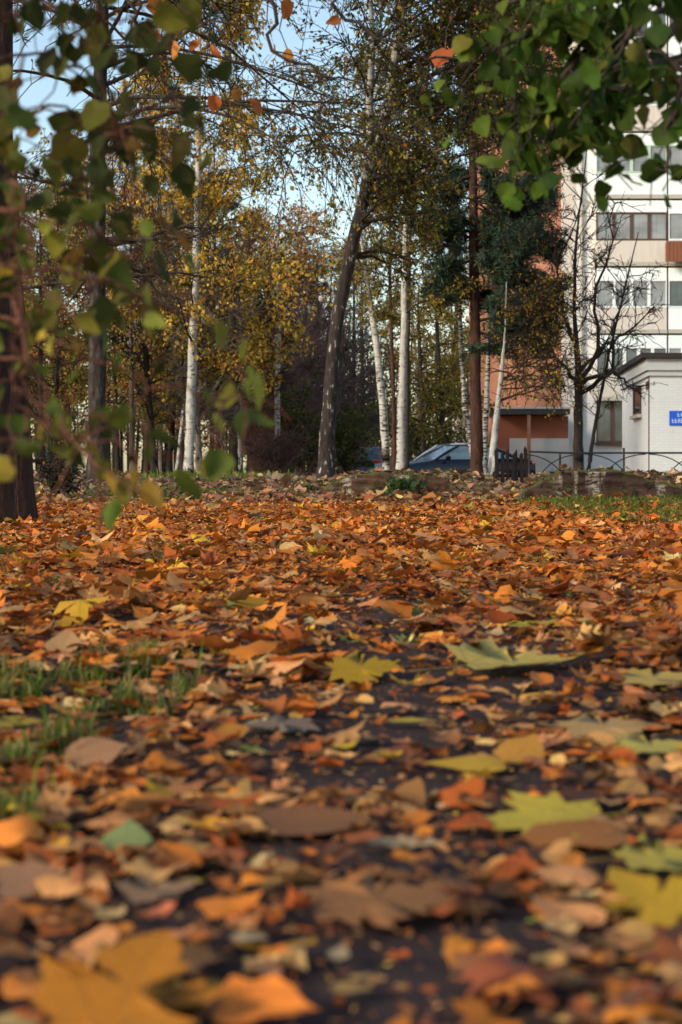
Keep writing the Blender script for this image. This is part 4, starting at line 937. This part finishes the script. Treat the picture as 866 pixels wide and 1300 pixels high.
# pale corner pilaster
mb = MB(); mb.box(BX0 - .55, BX0 + .02, BY - .02, BY + .40, gB, gB + HT); part(mb, 'corner_pilaster', panelb, root)
mb = MB(); mb.box(BX0 - .7, bx1 + .3, BY - .5, BY + 14.3, gB + HT + .003, gB + HT + .35); part(mb, 'roof', slabm, root)
ZF = [pz(r_, BY) for r_ in (425, 343, 252, 162)]
pitch = 3.0
LX0 = px(754, BY)
def window(x0, x1, z0, z1, y, frame, gl, cols, parent, fw=.07, depth=.12, transom=None):
    f = MB(); wv = (x1 - x0) / cols
    f.box(x0, x1, y - depth, y, z0, z0 + fw); f.box(x0, x1, y - depth, y, z1 - fw, z1)
    for i in range(cols + 1):
        w_ = fw if 0 < i < cols else fw * .5
        f.box(x0 + i * wv - w_ + (fw * .5 if i == 0 else 0), x0 + i * wv + w_ - (fw * .5 if i == cols else 0), y - depth + .003, y - .003, z0 + fw, z1 - fw)
    if transom: f.box(x0 + .01, x1 - .01, y - depth + .006, y - .006, transom, transom + fw)
    fo = part(f, 'window', frame, parent)
    g = MB(); g.box(x0 + .02, x1 - .02, y - depth * .55, y - depth * .3, z0 + .02, z1 - .02); part(g, 'pane', gl, fo if parent is root else parent)
    return fo
def loggia(k, zf, x0, x1, par, frame, gl, cols, low=1.05, top=2.35, head=panelw):
    """one projecting glazed balcony: parapet, frame with panes, white head board, slab"""
    y = BY - .55
    s = MB(); s.box(x0, x1, y - .06, BY - .002, zf - .18, zf); b_ = part(s, 'balcony', slabm, root)
    m_ = MB(); m_.box(x0 + .02, x1 - .02, y, y + .10, zf + .003, zf + low); m_.box(x0 + .02, x0 + .12, y + .103, BY - .003, zf + .003, zf + 2.7); m_.box(x1 - .12, x1 - .02, y + .103, BY - .003, zf + .003, zf + 2.7); part(m_, 'parapet', par, b_)
    window(x0 + .02, x1 - .02, zf + low + .003, zf + top, y + .10, frame, gl, cols, b_)
    m_ = MB(); m_.box(x0 + .02, x1 - .02, y + .005, y + .10, zf + top + .003, zf + 2.72); part(m_, 'head_board', head, b_)
wid = px(866, BY) - LX0
segs = [(LX0, LX0 + 3.15), (LX0 + 3.2, LX0 + 6.3), (LX0 + 6.35, LX0 + 9.4)]
zf2 = pz(478, BY) - .95; pitch = (478 - 388) / F * BY
rows = []
for k in range(8):
    zf = pz(483, BY) - .75 + k * 2.98
    for j, (x0, x1) in enumerate(segs):
        q = (k * 3 + j) % 7
        par = panelb if (k, j) in ((0, 0), (1, 0), (2, 0), (4, 1), (5, 0)) or q == 5 else panelw
        fr = pvc; gl = glass
        if k == 3: fr, gl = greenf, curtain
        if k == 2 or (k + j) % 3 == 1: gl = curtain
        if q == 6: fr = brownf
        loggia(k, zf, x0, x1, par, fr, gl, 4 if k else 5, low=.95, top=2.2)
# ground floor windows with dark brown frames
for (c0, c1) in ((757, 797), (836, 866), (900, 940)):
    x0, x1 = px(c0, BY), px(c1, BY)
    window(x0, x1, pz(562, BY), pz(507, BY), BY - .003, brownf, glass, 2, root, .08)
    m_ = MB(); m_.box(x0 - .1, x1 + .1, BY - .28, BY - .13, pz(562, BY) - .11, pz(562, BY) - .003); part(m_, 'window_sill', brownf, root)
# brown boarded balcony box
mb = MB(); x0 = px(846, BY - 1.3)
for i in range(9): mb.box(x0 + i * .16, x0 + i * .16 + .15, BY - 1.32, BY - 1.26, pz(332, 66.7), pz(306, 66.7))
mb.box(x0 + .02, x0 + 1.4, BY - 1.255, BY - 1.0, pz(331, 66.7), pz(307, 66.7)); part(mb, 'boarded_balcony_box', woodc, root)
mb = MB(); xx = px(738, BY); mb.path([(xx, BY - .12, gB), (xx, BY - .12, gB + HT - .5)], .07, 8); part(mb, 'drainpipe', slabm, root, True)
# lean-to porch at the end wall
pm = MB(); y0 = 63.5
pm.box(px(634, y0), px(724, y0), y0, y0 + 4.2, pz(526, y0), pz(517, y0)); porch_roof = part(pm, 'porch_roof', plain('tarred_sheet', (.05, .042, .04), .8, .2, 8, .4), root)
pm = MB(); pm.box(px(634, y0) - .02, px(724, y0) + .02, y0 - .04, y0 - .003, pz(519, y0), pz(516.5, y0)); part(pm, 'porch_edging', plain('flaking_white_trim', (.45, .43, .4), .8, .2, 40, .7), root)
pm = MB(); pm.box(px(672, y0) - .07, px(672, y0) + .07, y0 + .05, y0 + .19, gB - .3, pz(526.3, y0)); part(pm, 'porch_post', orangeb, root)
pm = MB(); pm.box(px(628, y0), px(726, y0), y0 + 1.0, y0 + 1.25, gB - .5, pz(527, y0)); part(pm, 'porch_wall', plain('brick_red_render', (.30, .10, .055), .85, .2, 2.5, .25, .2), root)
pm = MB(); pm.box(px(650, y0), px(726, y0), y0 + .8, y0 + .99, gB - .5, pz(556, y0)); part(pm, 'plinth', plain('pale_plinth_render', (.48, .46, .43), .85, .2, 3, .25), root)

mb = MB(); Yp = 74; rt = thing('garden_pavilion', 'small cream building half hidden behind the tall pine', 'building', (px(589, Yp), Yp, 0))
mb.box(px(580, Yp), px(612, Yp), Yp, Yp + 3, -.4, pz(527, Yp)); part(mb, 'wall', plain('cream_render', (.55, .5, .42), .8, .2, 2, .15), rt)
mb = MB(); mb.box(px(577, Yp), px(615, Yp), Yp - .2, Yp + 3.2, pz(527, Yp) + .003, pz(522, Yp)); part(mb, 'roof', slabm, rt)

# ------------------------------------------------------------------ white brick utility booth
cxb, cyb = px(826, 41), 41.0
e1 = np.array([px(790, 48) - cxb, 7.0]); e1 /= np.linalg.norm(e1)           # left face runs away
L1 = math.hypot(px(790, 48) - cxb, 7.0); e2 = np.array([e1[1], -e1[0]]); e2 = unit(np.array([1.0, .06])); L2 = 4.2
zb = float(gz(cxb, cyb)) - .25; zt = pz(461, 41)
def bq(u, w, z): p = np.array([cxb, cyb]) + e1 * u + e2 * w; return (p[0], p[1], z)
def bbox(mb, u0, u1, w0, w1, z0, z1):
    v = [bq(u0, w0, z0), bq(u0, w1, z0), bq(u1, w1, z0), bq(u1, w0, z0), bq(u0, w0, z1), bq(u0, w1, z1), bq(u1, w1, z1), bq(u1, w0, z1)]
    mb.add(v, [np.array([(0,3,2,1),(4,5,6,7),(0,1,5,4),(1,2,6,5),(2,3,7,6),(3,0,4,7)])])
boothm = brick_mat('whitewashed_brick', (.66, .69, .70), (.70, .73, .74), (.60, .63, .65), 1, (.38, .39, .39), .45)
root = thing('utility_booth', 'small whitewashed brick utility booth with flat dark roof', 'booth', (cxb, cyb, zb))
mb = MB(); bbox(mb, 0, L1, 0, L2, zb, zt); part(mb, 'wall', boothm, root)
mb = MB(); bbox(mb, -.07, L1 + .07, -.07, L2 + .07, zt - .34, zt - .20); bbox(mb, -.13, L1 + .13, -.13, L2 + .13, zt - .197, zt + .12); part(mb, 'cornice', plain('weathered_whitewash', (.50, .52, .53), .85, .2, 5, .2, .2), root)
mb = MB(); bbox(mb, -.27, L1 + .27, -.27, L2 + .27, zt + .123, zt + .26); part(mb, 'roof', plain('roof_felt', (.04, .032, .032), .8, .2, 6, .4), root)
def lbox(c0, c1, r0, r1, d, out=.01):
    """box on the booth's left face from photo columns and rows"""
    us = []
    for c in (c0, c1):
        k = (c - CX) / F; us.append((k * cyb - cxb) / (e1[0] - k * e1[1]))
    u0, u1 = sorted(us); Yc = cyb + e1[1] * (u0 + u1) / 2
    mb = MB(); bbox(mb, u0, u1, -d, out, pz(r1, Yc), pz(r0, Yc)); return mb, u0, u1, Yc
mb, u0, u1, Yc = lbox(805.5, 814.5, 491, 527, -.001, .02)
mb = MB(); z0w, z1w = pz(527, Yc), pz(491, Yc)
for (a_, b_, c_, d_) in ((u0, u0 + .08, z0w, z1w), (u1 - .08, u1, z0w, z1w), (u0 + .08, u1 - .08, z0w, z0w + .08), (u0 + .08, u1 - .08, z1w - .08, z1w)): bbox(mb, a_, b_, -.05, -.002, c_, d_)
wo = part(mb, 'window', brownf, root); mb = MB(); bbox(mb, u0 + .08, u1 - .08, -.02, -.003, z0w + .08, z1w - .08); part(mb, 'pane', glass_mat('dark_glass', (.03, .03, .032)), wo)
mb = MB(); bbox(mb, u0 - .1, u1 + .1, -.14, -.003, z0w - .1, z0w - .004); part(mb, 'window_sill', slabm, root)
mb, *_ = lbox(821.5, 825, 484, 494, .04, -.002); part(mb, 'vent_grille', brownf, root)
mb = MB(); bbox(mb, .22, .25, -.03, -.002, zb, zt - .36); part(mb, 'cable', M['twig'], root)
# blue sign
sm = plain('blue_enamel', (.012, .10, .62), .4, .4, 4, .08, .02); wm = plain('white_lettering', (.55, .68, .85), .5, .3, 4, .02, 0)
w0 = (850 - 826) / F * 41.1; zs0, zs1 = pz(540, 41), pz(521.5, 41)
p = bq(0, w0 + .01, zs0)
root = thing('sign', 'blue sign with two rows of white lettering on the booth wall', 'sign', p)
mb = MB(); bbox(mb, -.03, -.004, w0, w0 + 1.25, zs0, zs1); part(mb, 'sign_board', sm, root)
r = np.random.default_rng(4)
def letter_row(u0, z0, hgt, n, cw):
    """a row of small blurred capitals, as unreadable as in the photograph"""
    mb = MB()
    for i in range(n):
        if r.random() < .12 and i > 1: continue
        a = u0 + i * cw; k = r.integers(0, 4); t = cw * .2; e = a + cw * .72
        bbox(mb, -.038, -.0305, a, a + t, z0, z0 + hgt)
        if k in (0, 2): bbox(mb, -.038, -.0305, e - t, e, z0, z0 + hgt)
        if k in (0, 1): bbox(mb, -.037, -.0305, a + t, e - t * (k == 0), z0 + hgt * .84, z0 + hgt)
        if k in (1, 2, 3): bbox(mb, -.037, -.0305, a + t, e - t * (k == 2), z0 + hgt * .42, z0 + hgt * .58)
        if k in (1, 3): bbox(mb, -.037, -.0305, a + t, e, z0, z0 + hgt * .16)
    part(mb, 'lettering', wm, root)
letter_row(w0 + .22, zs0 + .235, .10, 9, .095)
letter_row(w0 + .07, zs0 + .065, .12, 14, .082)

# ------------------------------------------------------------------ fences and concrete
iron = plain('black_iron', (.02, .018, .018), .6, .4, 10, .4, .1)
root = thing('metal_railing', 'low black metal railing with arched bars before the booth', 'railing', (px(720, 25), 25, float(gz(3.7, 25))))
RY = 25.0
zr = pz(575, RY)
def rx(c): return px(c, RY)
mb = MB(); mb.path([(rx(672), RY, zr + .02), (rx(720), RY, zr), (rx(792), RY, zr), (rx(900), RY, zr), (rx(1000), RY, zr)], .016, 6); part(mb, 'top_rail', iron, root, True)
for c in (672, 711, 792, 873, 954):
    mb = MB(); mb.path([(rx(c), RY, float(gz(rx(c), RY)) - .05), (rx(c), RY, zr - .02), (rx(c), RY, zr + (.085 if c > 780 else -.018))], .02, 6); part(mb, 'post', iron, root, True)
for c0 in (660, 741, 822, 903):
    for sgn, dy in ((1, .02), (-1, -.02)):
        th = np.linspace(0, math.pi / 2, 9); R_ = .72
        xx = rx(c0) + (.02 if sgn > 0 else 1.02) + sgn * np.sin(th) * R_; zz = zr - .02 - R_ * .72 + np.cos(th) * R_ * .72
        ok = xx > rx(655)
        mb = MB(); mb.path(np.stack([xx, np.full(9, RY + dy), np.maximum(zz, gz(xx, np.full(9, RY)) - .02)], -1), .010, 5); part(mb, 'arched_bar', iron, root, True)
# black picket fence
FY = 19.8
root = thing('picket_fence', 'short run of weathered black pickets between birch and concrete slab', 'fence', (px(651, FY), FY, float(gz(px(651, FY), FY))))
pk = plain('tarred_wood', (.010, .008, .009), .85, .2, 12, .5, .4, streak=(1, 1, .15))
r = np.random.default_rng(9)
for i, c in enumerate((632, 638, 644.5, 651, 656.5, 663, 669)):
    x = px(c, FY); z0 = float(gz(x, FY)) - .05; h = pz((568, 573, 569, 575, 570, 574, 566)[i], FY); w_ = .019 + .006 * r.random(); yy = FY + r.normal(0, .012); ln = r.normal(0, .012)
    mb = MB(); mb.prism([(x - w_, z0), (x + w_, z0), (x + w_ + ln, h - .05), (x + ln + r.normal(0, .006), h), (x - w_ + ln, h - .04 - .02 * r.random())], yy - .012, yy + .012, lambda u, w, hh: (u, hh, w)); part(mb, 'picket', pk, root)
for z_ in (.10, .30):
    mb = MB(); x0, x1 = px(630, FY), px(671, FY); zz = float(gz(px(651, FY), FY)) + z_; mb.box(x0, x1, FY + .03, FY + .06, zz, zz + .045); part(mb, 'rail', pk, root)
# mossy slabs
def slab_mat(name, base, moss):
    nt = NT(name); g = nt.n('ShaderNodeNewGeometry'); sx = nt.n('ShaderNodeSeparateXYZ'); nt.l(g.outputs['Normal'], sx.inputs[0])
    f = nt.noise(7, 6); v = nt.mapping((1, 1, .12)); st = nt.noise(6.5, 4, v)
    c = nt.ramp(f, [(.35, tuple(x * .3 for x in base)), (.65, base)])
    pale = nt.math('MULTIPLY', nt.ramp(st, [(.54, (0, 0, 0)), (.63, (1, 1, 1))]), nt.ramp(nt.noise(18, 4), [(.4, (0, 0, 0)), (.6, (1, 1, 1))]))
    c = nt.mix(nt.math('MULTIPLY', pale, .85), c, (.40, .36, .29))
    ms = nt.ramp(nt.math('ADD', nt.math('MULTIPLY', sx.outputs[2], .55), nt.math('MULTIPLY', nt.math('SUBTRACT', nt.noise(5, 5), .44), 1.9)), [(.28, (0, 0, 0)), (.46, (1, 1, 1))])
    c = nt.mix(ms, c, nt.mix(nt.noise(40, 3), moss, tuple(x * 1.9 for x in moss)))
    return nt.bsdf(c, .95, .1, f, .9, .03)
def slab(label, Y, prof, depth, mat, seed):
    """prof: photo (column, top row) pairs; the face stands at Y"""
    r = np.random.default_rng(seed); c = np.array([p_[0] for p_ in prof], float); tp = np.array([p_[1] for p_ in prof], float)
    cc = np.linspace(c[0], c[-1], 60); tt = np.interp(cc, c, tp); X = px(cc, Y)
    Z = slab_top(X, Y, c, tp, seed); base = gz(X, np.full_like(X, Y)) - .08
    nd, nf = 7, 6; rows_ = []
    for k in range(nf): rows_.append(np.stack([X, Y + r.normal(0, .008, 60) + .02 * k / nf, base + (Z - .02 - base) * k / (nf - 1)], -1))
    for k in range(nd):
        q = (k + .4) / nd; rows_.append(np.stack([X, np.full(60, Y + depth * q) + r.normal(0, .01, 60), Z - .0 - .10 * q ** 2 * 0 + r.normal(0, .005, 60)], -1))
    rows_.append(np.stack([X, np.full(60, Y + depth), base], -1))
    V = np.concatenate(rows_); m_ = len(rows_); i = np.arange(m_ - 1)[:, None] * 60 + np.arange(59)[None]
    mb = MB(); mb.add(V, [np.stack([i, i + 1, i + 61, i + 60], -1).reshape(-1, 4), np.arange(m_)[::-1] * 60, np.arange(m_) * 60 + 59])
    o = mb.build('concrete_slab', mat, None, True, loc=(float(X.mean()), Y, float(base.mean()))); tag(o, label, 'slab', 'old concrete edgings by the path'); return o
sl1 = slab_mat('mossy_concrete', (.07, .042, .032), (.045, .055, .016)); sl2 = slab_mat('brown_concrete', (.11, .06, .04), (.05, .055, .02))
slab('mossy dark brown concrete edging with pale streaks before the railing', 14.3, SLAB_R, .34, sl1, 1)
slab('low rust-brown concrete hump with weeds, before the parked cars', 16.6, SLAB_L, .5, sl2, 2)
mb = MB(); pts = np.array([(px(378, 16.2), 16.2, float(gz(-.5, 16.2))+.03), (px(405, 16.6), 16.4, .16), (px(432, 16.9), 16.6, .25), (px(452, 17), 16.8, .33)])

# ------------------------------------------------------------------ cars
def paint(name, c, rough=.25):
    nt = NT(name); b = nt.bsdf(c, rough, .5); p = nt.t.nodes.get('Principled BSDF') or [n for n in nt.t.nodes if n.type == 'BSDF_PRINCIPLED'][0]; p.inputs['Coat Weight'].default_value = .15; p.inputs['Coat Roughness'].default_value = .05; return b
carglass = glass_mat('car_glass', (.30, .40, .44)); rubber = plain('tyre_rubber', (.02, .02, .02), .9, .1); alloy = plain('alloy_rim', (.45, .46, .47), .35, .5, 5, .1, .02, .8)  # car windows' sky reflection put into the pale blue glass colour
lampm = plain('clear_lamp', (.75, .78, .8), .15, .6, 3, .05, 0); redl = plain('red_lamp', (.55, .03, .03), .25, .5, 3, .1, 0); chrome = plain('bright_trim', (.6, .62, .63), .25, .6, 3, .05, 0, .9); blackp = plain('black_plastic', (.02, .02, .022), .6, .3)
def car(label, X, Y, yaw, body, L=4.7, W=1.84, Ht=1.46, hatch=False, lift=.012):
    z = float(gz(X, Y)) + lift
    root = thing('parked_car', label, 'car', (X, Y, z), 'cars parked beyond the clearing'); root.rotation_euler = (0, 0, yaw)
    def sec(s_, prof):  # prof list of (halfwidth, z)
        return [(s_, -w, zz) for w, zz in prof] + [(s_, w, zz) for w, zz in prof[::-1]]
    hl = L / 2
    # body: stations from nose (+) to tail (-)
    st = [(hl, .62, .30, .45, .62), (hl - .08, .78, .22, .50, .70), (hl - .35, .88, .19, .56, .78), (hl - .95, .92, .18, .62, .90), (hl - 1.35, .92, .18, .66, .96), (0, .93, .18, .68, .98), (-hl + 1.2, .93, .18, .70, 1.0), (-hl + .5, .90, .20, .72, 1.02 if hatch else 1.03), (-hl + .12, .84, .25, .70, .98), (-hl, .72, .34, .62, .90)]
    V = []; m_ = 12
    for x, w, z0, zm, z1 in st:
        w *= W / 1.86
        half = [(w * .82, z0), (w * .98, z0 + .08), (w, zm), (w * .985, z1 - .10), (w * .93, z1 - .02), (w * .70, z1 + .015)]
        V += sec(x, half)
    mb = MB(); n = len(st); i = np.arange(n - 1)[:, None] * m_; j = np.arange(m_)[None]; j2 = (j + 1) % m_
    mb.add(V, [np.stack([i + j, i + j2, i + m_ + j2, i + m_ + j], -1).reshape(-1, 4), np.arange(m_), (np.arange(m_) + (n - 1) * m_)[::-1]])
    mb.build('body', body, root, True)
    # greenhouse: roof and pillars
    zr_ = Ht; base = 1.0; wb, wr = .80 * W / 1.86, .60 * W / 1.86
    xa, xb, xc, xd = hl - 1.42, hl - 2.25, -hl + (1.05 if hatch else 1.5), -hl + (.25 if hatch else .55)
    B = [(xa, base - .04), (xb, zr_ - .03), ((xb + xc) / 2, zr_), (xc, zr_ - .04), (xd, base + .02)]
    mb = MB()
    rv = []
    for x, zz in B[1:4]:
        rv += [(x, -wr, zz - .05), (x, -wr * .85, zz), (x, wr * .85, zz), (x, wr, zz - .05)]
    mb.add(rv, [np.array([(k * 4 + j, k * 4 + 4 + j, k * 4 + 5 + j, k * 4 + 1 + j) for k in range(2) for j in range(3)])])
    roof = mb.build('roof', body, root, True)
    for sg in (-1, 1):
        for (p0, p1, r_) in (((xa, wb), (xb, wr), .035), ((xd, wb), (xc, wr), .05)):
            mb = MB(); z0_, z1_ = base - .03, zr_ - .07
            mb.path([(p0[0], sg * p0[1], z0_), ((p0[0] + p1[0]) / 2, sg * (p0[1] + p1[1]) / 2 * 1.01, (z0_ + z1_) / 2 + .03), (p1[0], sg * p1[1], z1_)], r_, 6); mb.build('pillar', body, root, True)
        xm = (xb + xc) / 2 - .05
        for (x0, x1, t0, t1) in ((xa - .12, xm + .04, xb - .02, xm + .04), (xm - .04, xd + .2, xm - .04, xc + .03)):
            mb = MB(); zt_ = zr_ - .085
            mb.add([(x0, sg * (wb + .005), base), (x1, sg * (wb + .005), base), (t1, sg * (wr + .005), zt_), (t0, sg * (wr + .005), zt_), (x0, sg * (wb - .02), base), (x1, sg * (wb - .02), base), (t1, sg * (wr - .02), zt_), (t0, sg * (wr - .02), zt_)],
                   [np.array([(0, 1, 2, 3), (7, 6, 5, 4), (0, 4, 5, 1), (1, 5, 6, 2), (2, 6, 7, 3), (3, 7, 4, 0)])]); mb.build('side_window', carglass, root)
        mb = MB(); mb.path([(xa - .1, sg * (wb + .03), base - .015), (0, sg * (wb + .035), base - .005), (xd + .15, sg * (wb + .02), base + .01)], .012, 5); mb.build('window_trim', chrome, root, True)
        mb = MB(); mb.path([(xa - .30, sg * (W / 2 - .03), .98), (xa - .30, sg * (W / 2 + .06), 1.02), (xa - .31, sg * (W / 2 + .15), 1.03), (xa - .33, sg * (W / 2 + .19), 1.03)], [.03, .06, .075, .05], 8); mb.build('door_mirror', blackp, root, True)
        mb = MB(); mb.path([(hl - .05, sg * .50, .64), (hl - .12, sg * .66, .66), (hl - .30, sg * .80, .70)], [.05, .075, .04], 8); mb.build('headlight', lampm, root, True)
        mb = MB(); mb.path([(-hl + .02, sg * .52, .86), (-hl + .06, sg * .68, .87), (-hl + .22, sg * .83, .88)], [.06, .08, .05], 8); mb.build('tail_light', redl, root, True)
        for xw in (hl - .88, -hl + .92):
            th = np.linspace(0, 2 * np.pi, 29)[:-1]; mb = MB(); yo, yi = sg * W / 2 * 1.0, sg * (W / 2 - .2); R_ = .325
            mb.prism([(xw + R_ * math.cos(a_), R_ + R_ * math.sin(a_)) for a_ in th], yi, yo, lambda u, w, h_: (u, h_, w)); wh = mb.build('wheel', rubber, root)
            mb = MB(); mb.prism([(xw + .22 * math.cos(a_), R_ + .22 * math.sin(a_)) for a_ in th], yo - sg * .01, yo + sg * .012, lambda u, w, h_: (u, h_, w)); mb.build('rim', alloy, wh)
    for nm, x0, x1, z0_, z1_ in (('windscreen', xa + .02, xb, base - .02, zr_ - .05), ('rear_window', xd - .02, xc, base + .02, zr_ - .06)):
        mb = MB(); t_ = .03 if nm == 'rear_window' else -.03
        mb.add([(x0, -wb, z0_), (x0, wb, z0_), (x1, wr * .96, z1_), (x1, -wr * .96, z1_), (x0 + t_, -wb, z0_ - .01), (x0 + t_, wb, z0_ - .01), (x1 + t_, wr * .96, z1_ - .02), (x1 + t_, -wr * .96, z1_ - .02)],
               [np.array([(0, 1, 2, 3), (7, 6, 5, 4), (0, 4, 5, 1), (1, 5, 6, 2), (2, 6, 7, 3), (3, 7, 4, 0)])]); mb.build(nm, carglass, root)
    return root
car('dark navy saloon car parked side-on behind the slender birches', px(577, 46), 46, math.radians(198), paint('navy_paint', (.004, .007, .016)), lift=-.12)
car('silver-white car parked just behind the dark navy saloon', px(566, 51), 51, math.radians(200), paint('silver_paint', (.78, .82, .85)), 4.6, 1.84, 1.60, lift=-.16)
car('small blue car partly hidden by the slender leaning birch', px(470, 58), 58, math.radians(75), paint('blue_paint', (.08, .20, .34)), 3.9, 1.7, 1.42, True, lift=-.2)

# ------------------------------------------------------------------ camera, light
cam = bpy.data.cameras.new('camera'); co = bpy.data.objects.new('camera', cam); COL.objects.link(co)
co.location = (0, 0, H); co.rotation_euler = (math.radians(90), 0, 0)
cam.sensor_fit = 'VERTICAL'; cam.sensor_height = 23.5; cam.sensor_width = 23.5 * 866 / 1300; cam.lens = F / 1300 * 23.5
cam.shift_y = -50 / 1300; cam.clip_start = .05; cam.clip_end = 2000
cam.dof.use_dof = True; cam.dof.focus_distance = 8.0; cam.dof.aperture_fstop = 4.6; cam.dof.aperture_blades = 7
S.camera = co
SUN_EL, SUN_AZ = math.radians(24), math.radians(232)     # compass-like: 0 = ahead (+Y), 90 = right (+X)
w = bpy.data.worlds.new('World'); S.world = w; w.use_nodes = True
nt = w.node_tree; sky = nt.nodes.new('ShaderNodeTexSky'); sky.sky_type = 'NISHITA'; sky.sun_disc = False; sky.sun_elevation = SUN_EL; sky.sun_rotation = SUN_AZ; sky.air_density = 1.3; sky.dust_density = 1.1; sky.ozone_density = 1.2
bg = nt.nodes['Background']; bg.inputs['Strength'].default_value = .095; nt.links.new(sky.outputs[0], bg.inputs['Color'])
sl = bpy.data.lights.new('sun', 'SUN'); sl.energy = 1.5; sl.angle = math.radians(12); sl.color = (1, .86, .68)
so = bpy.data.objects.new('sun', sl); COL.objects.link(so)
dv = Vector((math.sin(SUN_AZ) * math.cos(SUN_EL), math.cos(SUN_AZ) * math.cos(SUN_EL), math.sin(SUN_EL))); so.rotation_euler = dv.to_track_quat('Z', 'Y').to_euler(); so.location = dv * 60
S.view_settings.view_transform = 'Standard'; S.view_settings.look = 'None'; S.view_settings.exposure = 1.3; S.view_settings.gamma = 1
S.cycles.use_denoising = True; S.cycles.max_bounces = 6; S.cycles.transparent_max_bounces = 4; S.cycles.caustics_reflective = False; S.cycles.caustics_refractive = False
S.render.film_transparent = False
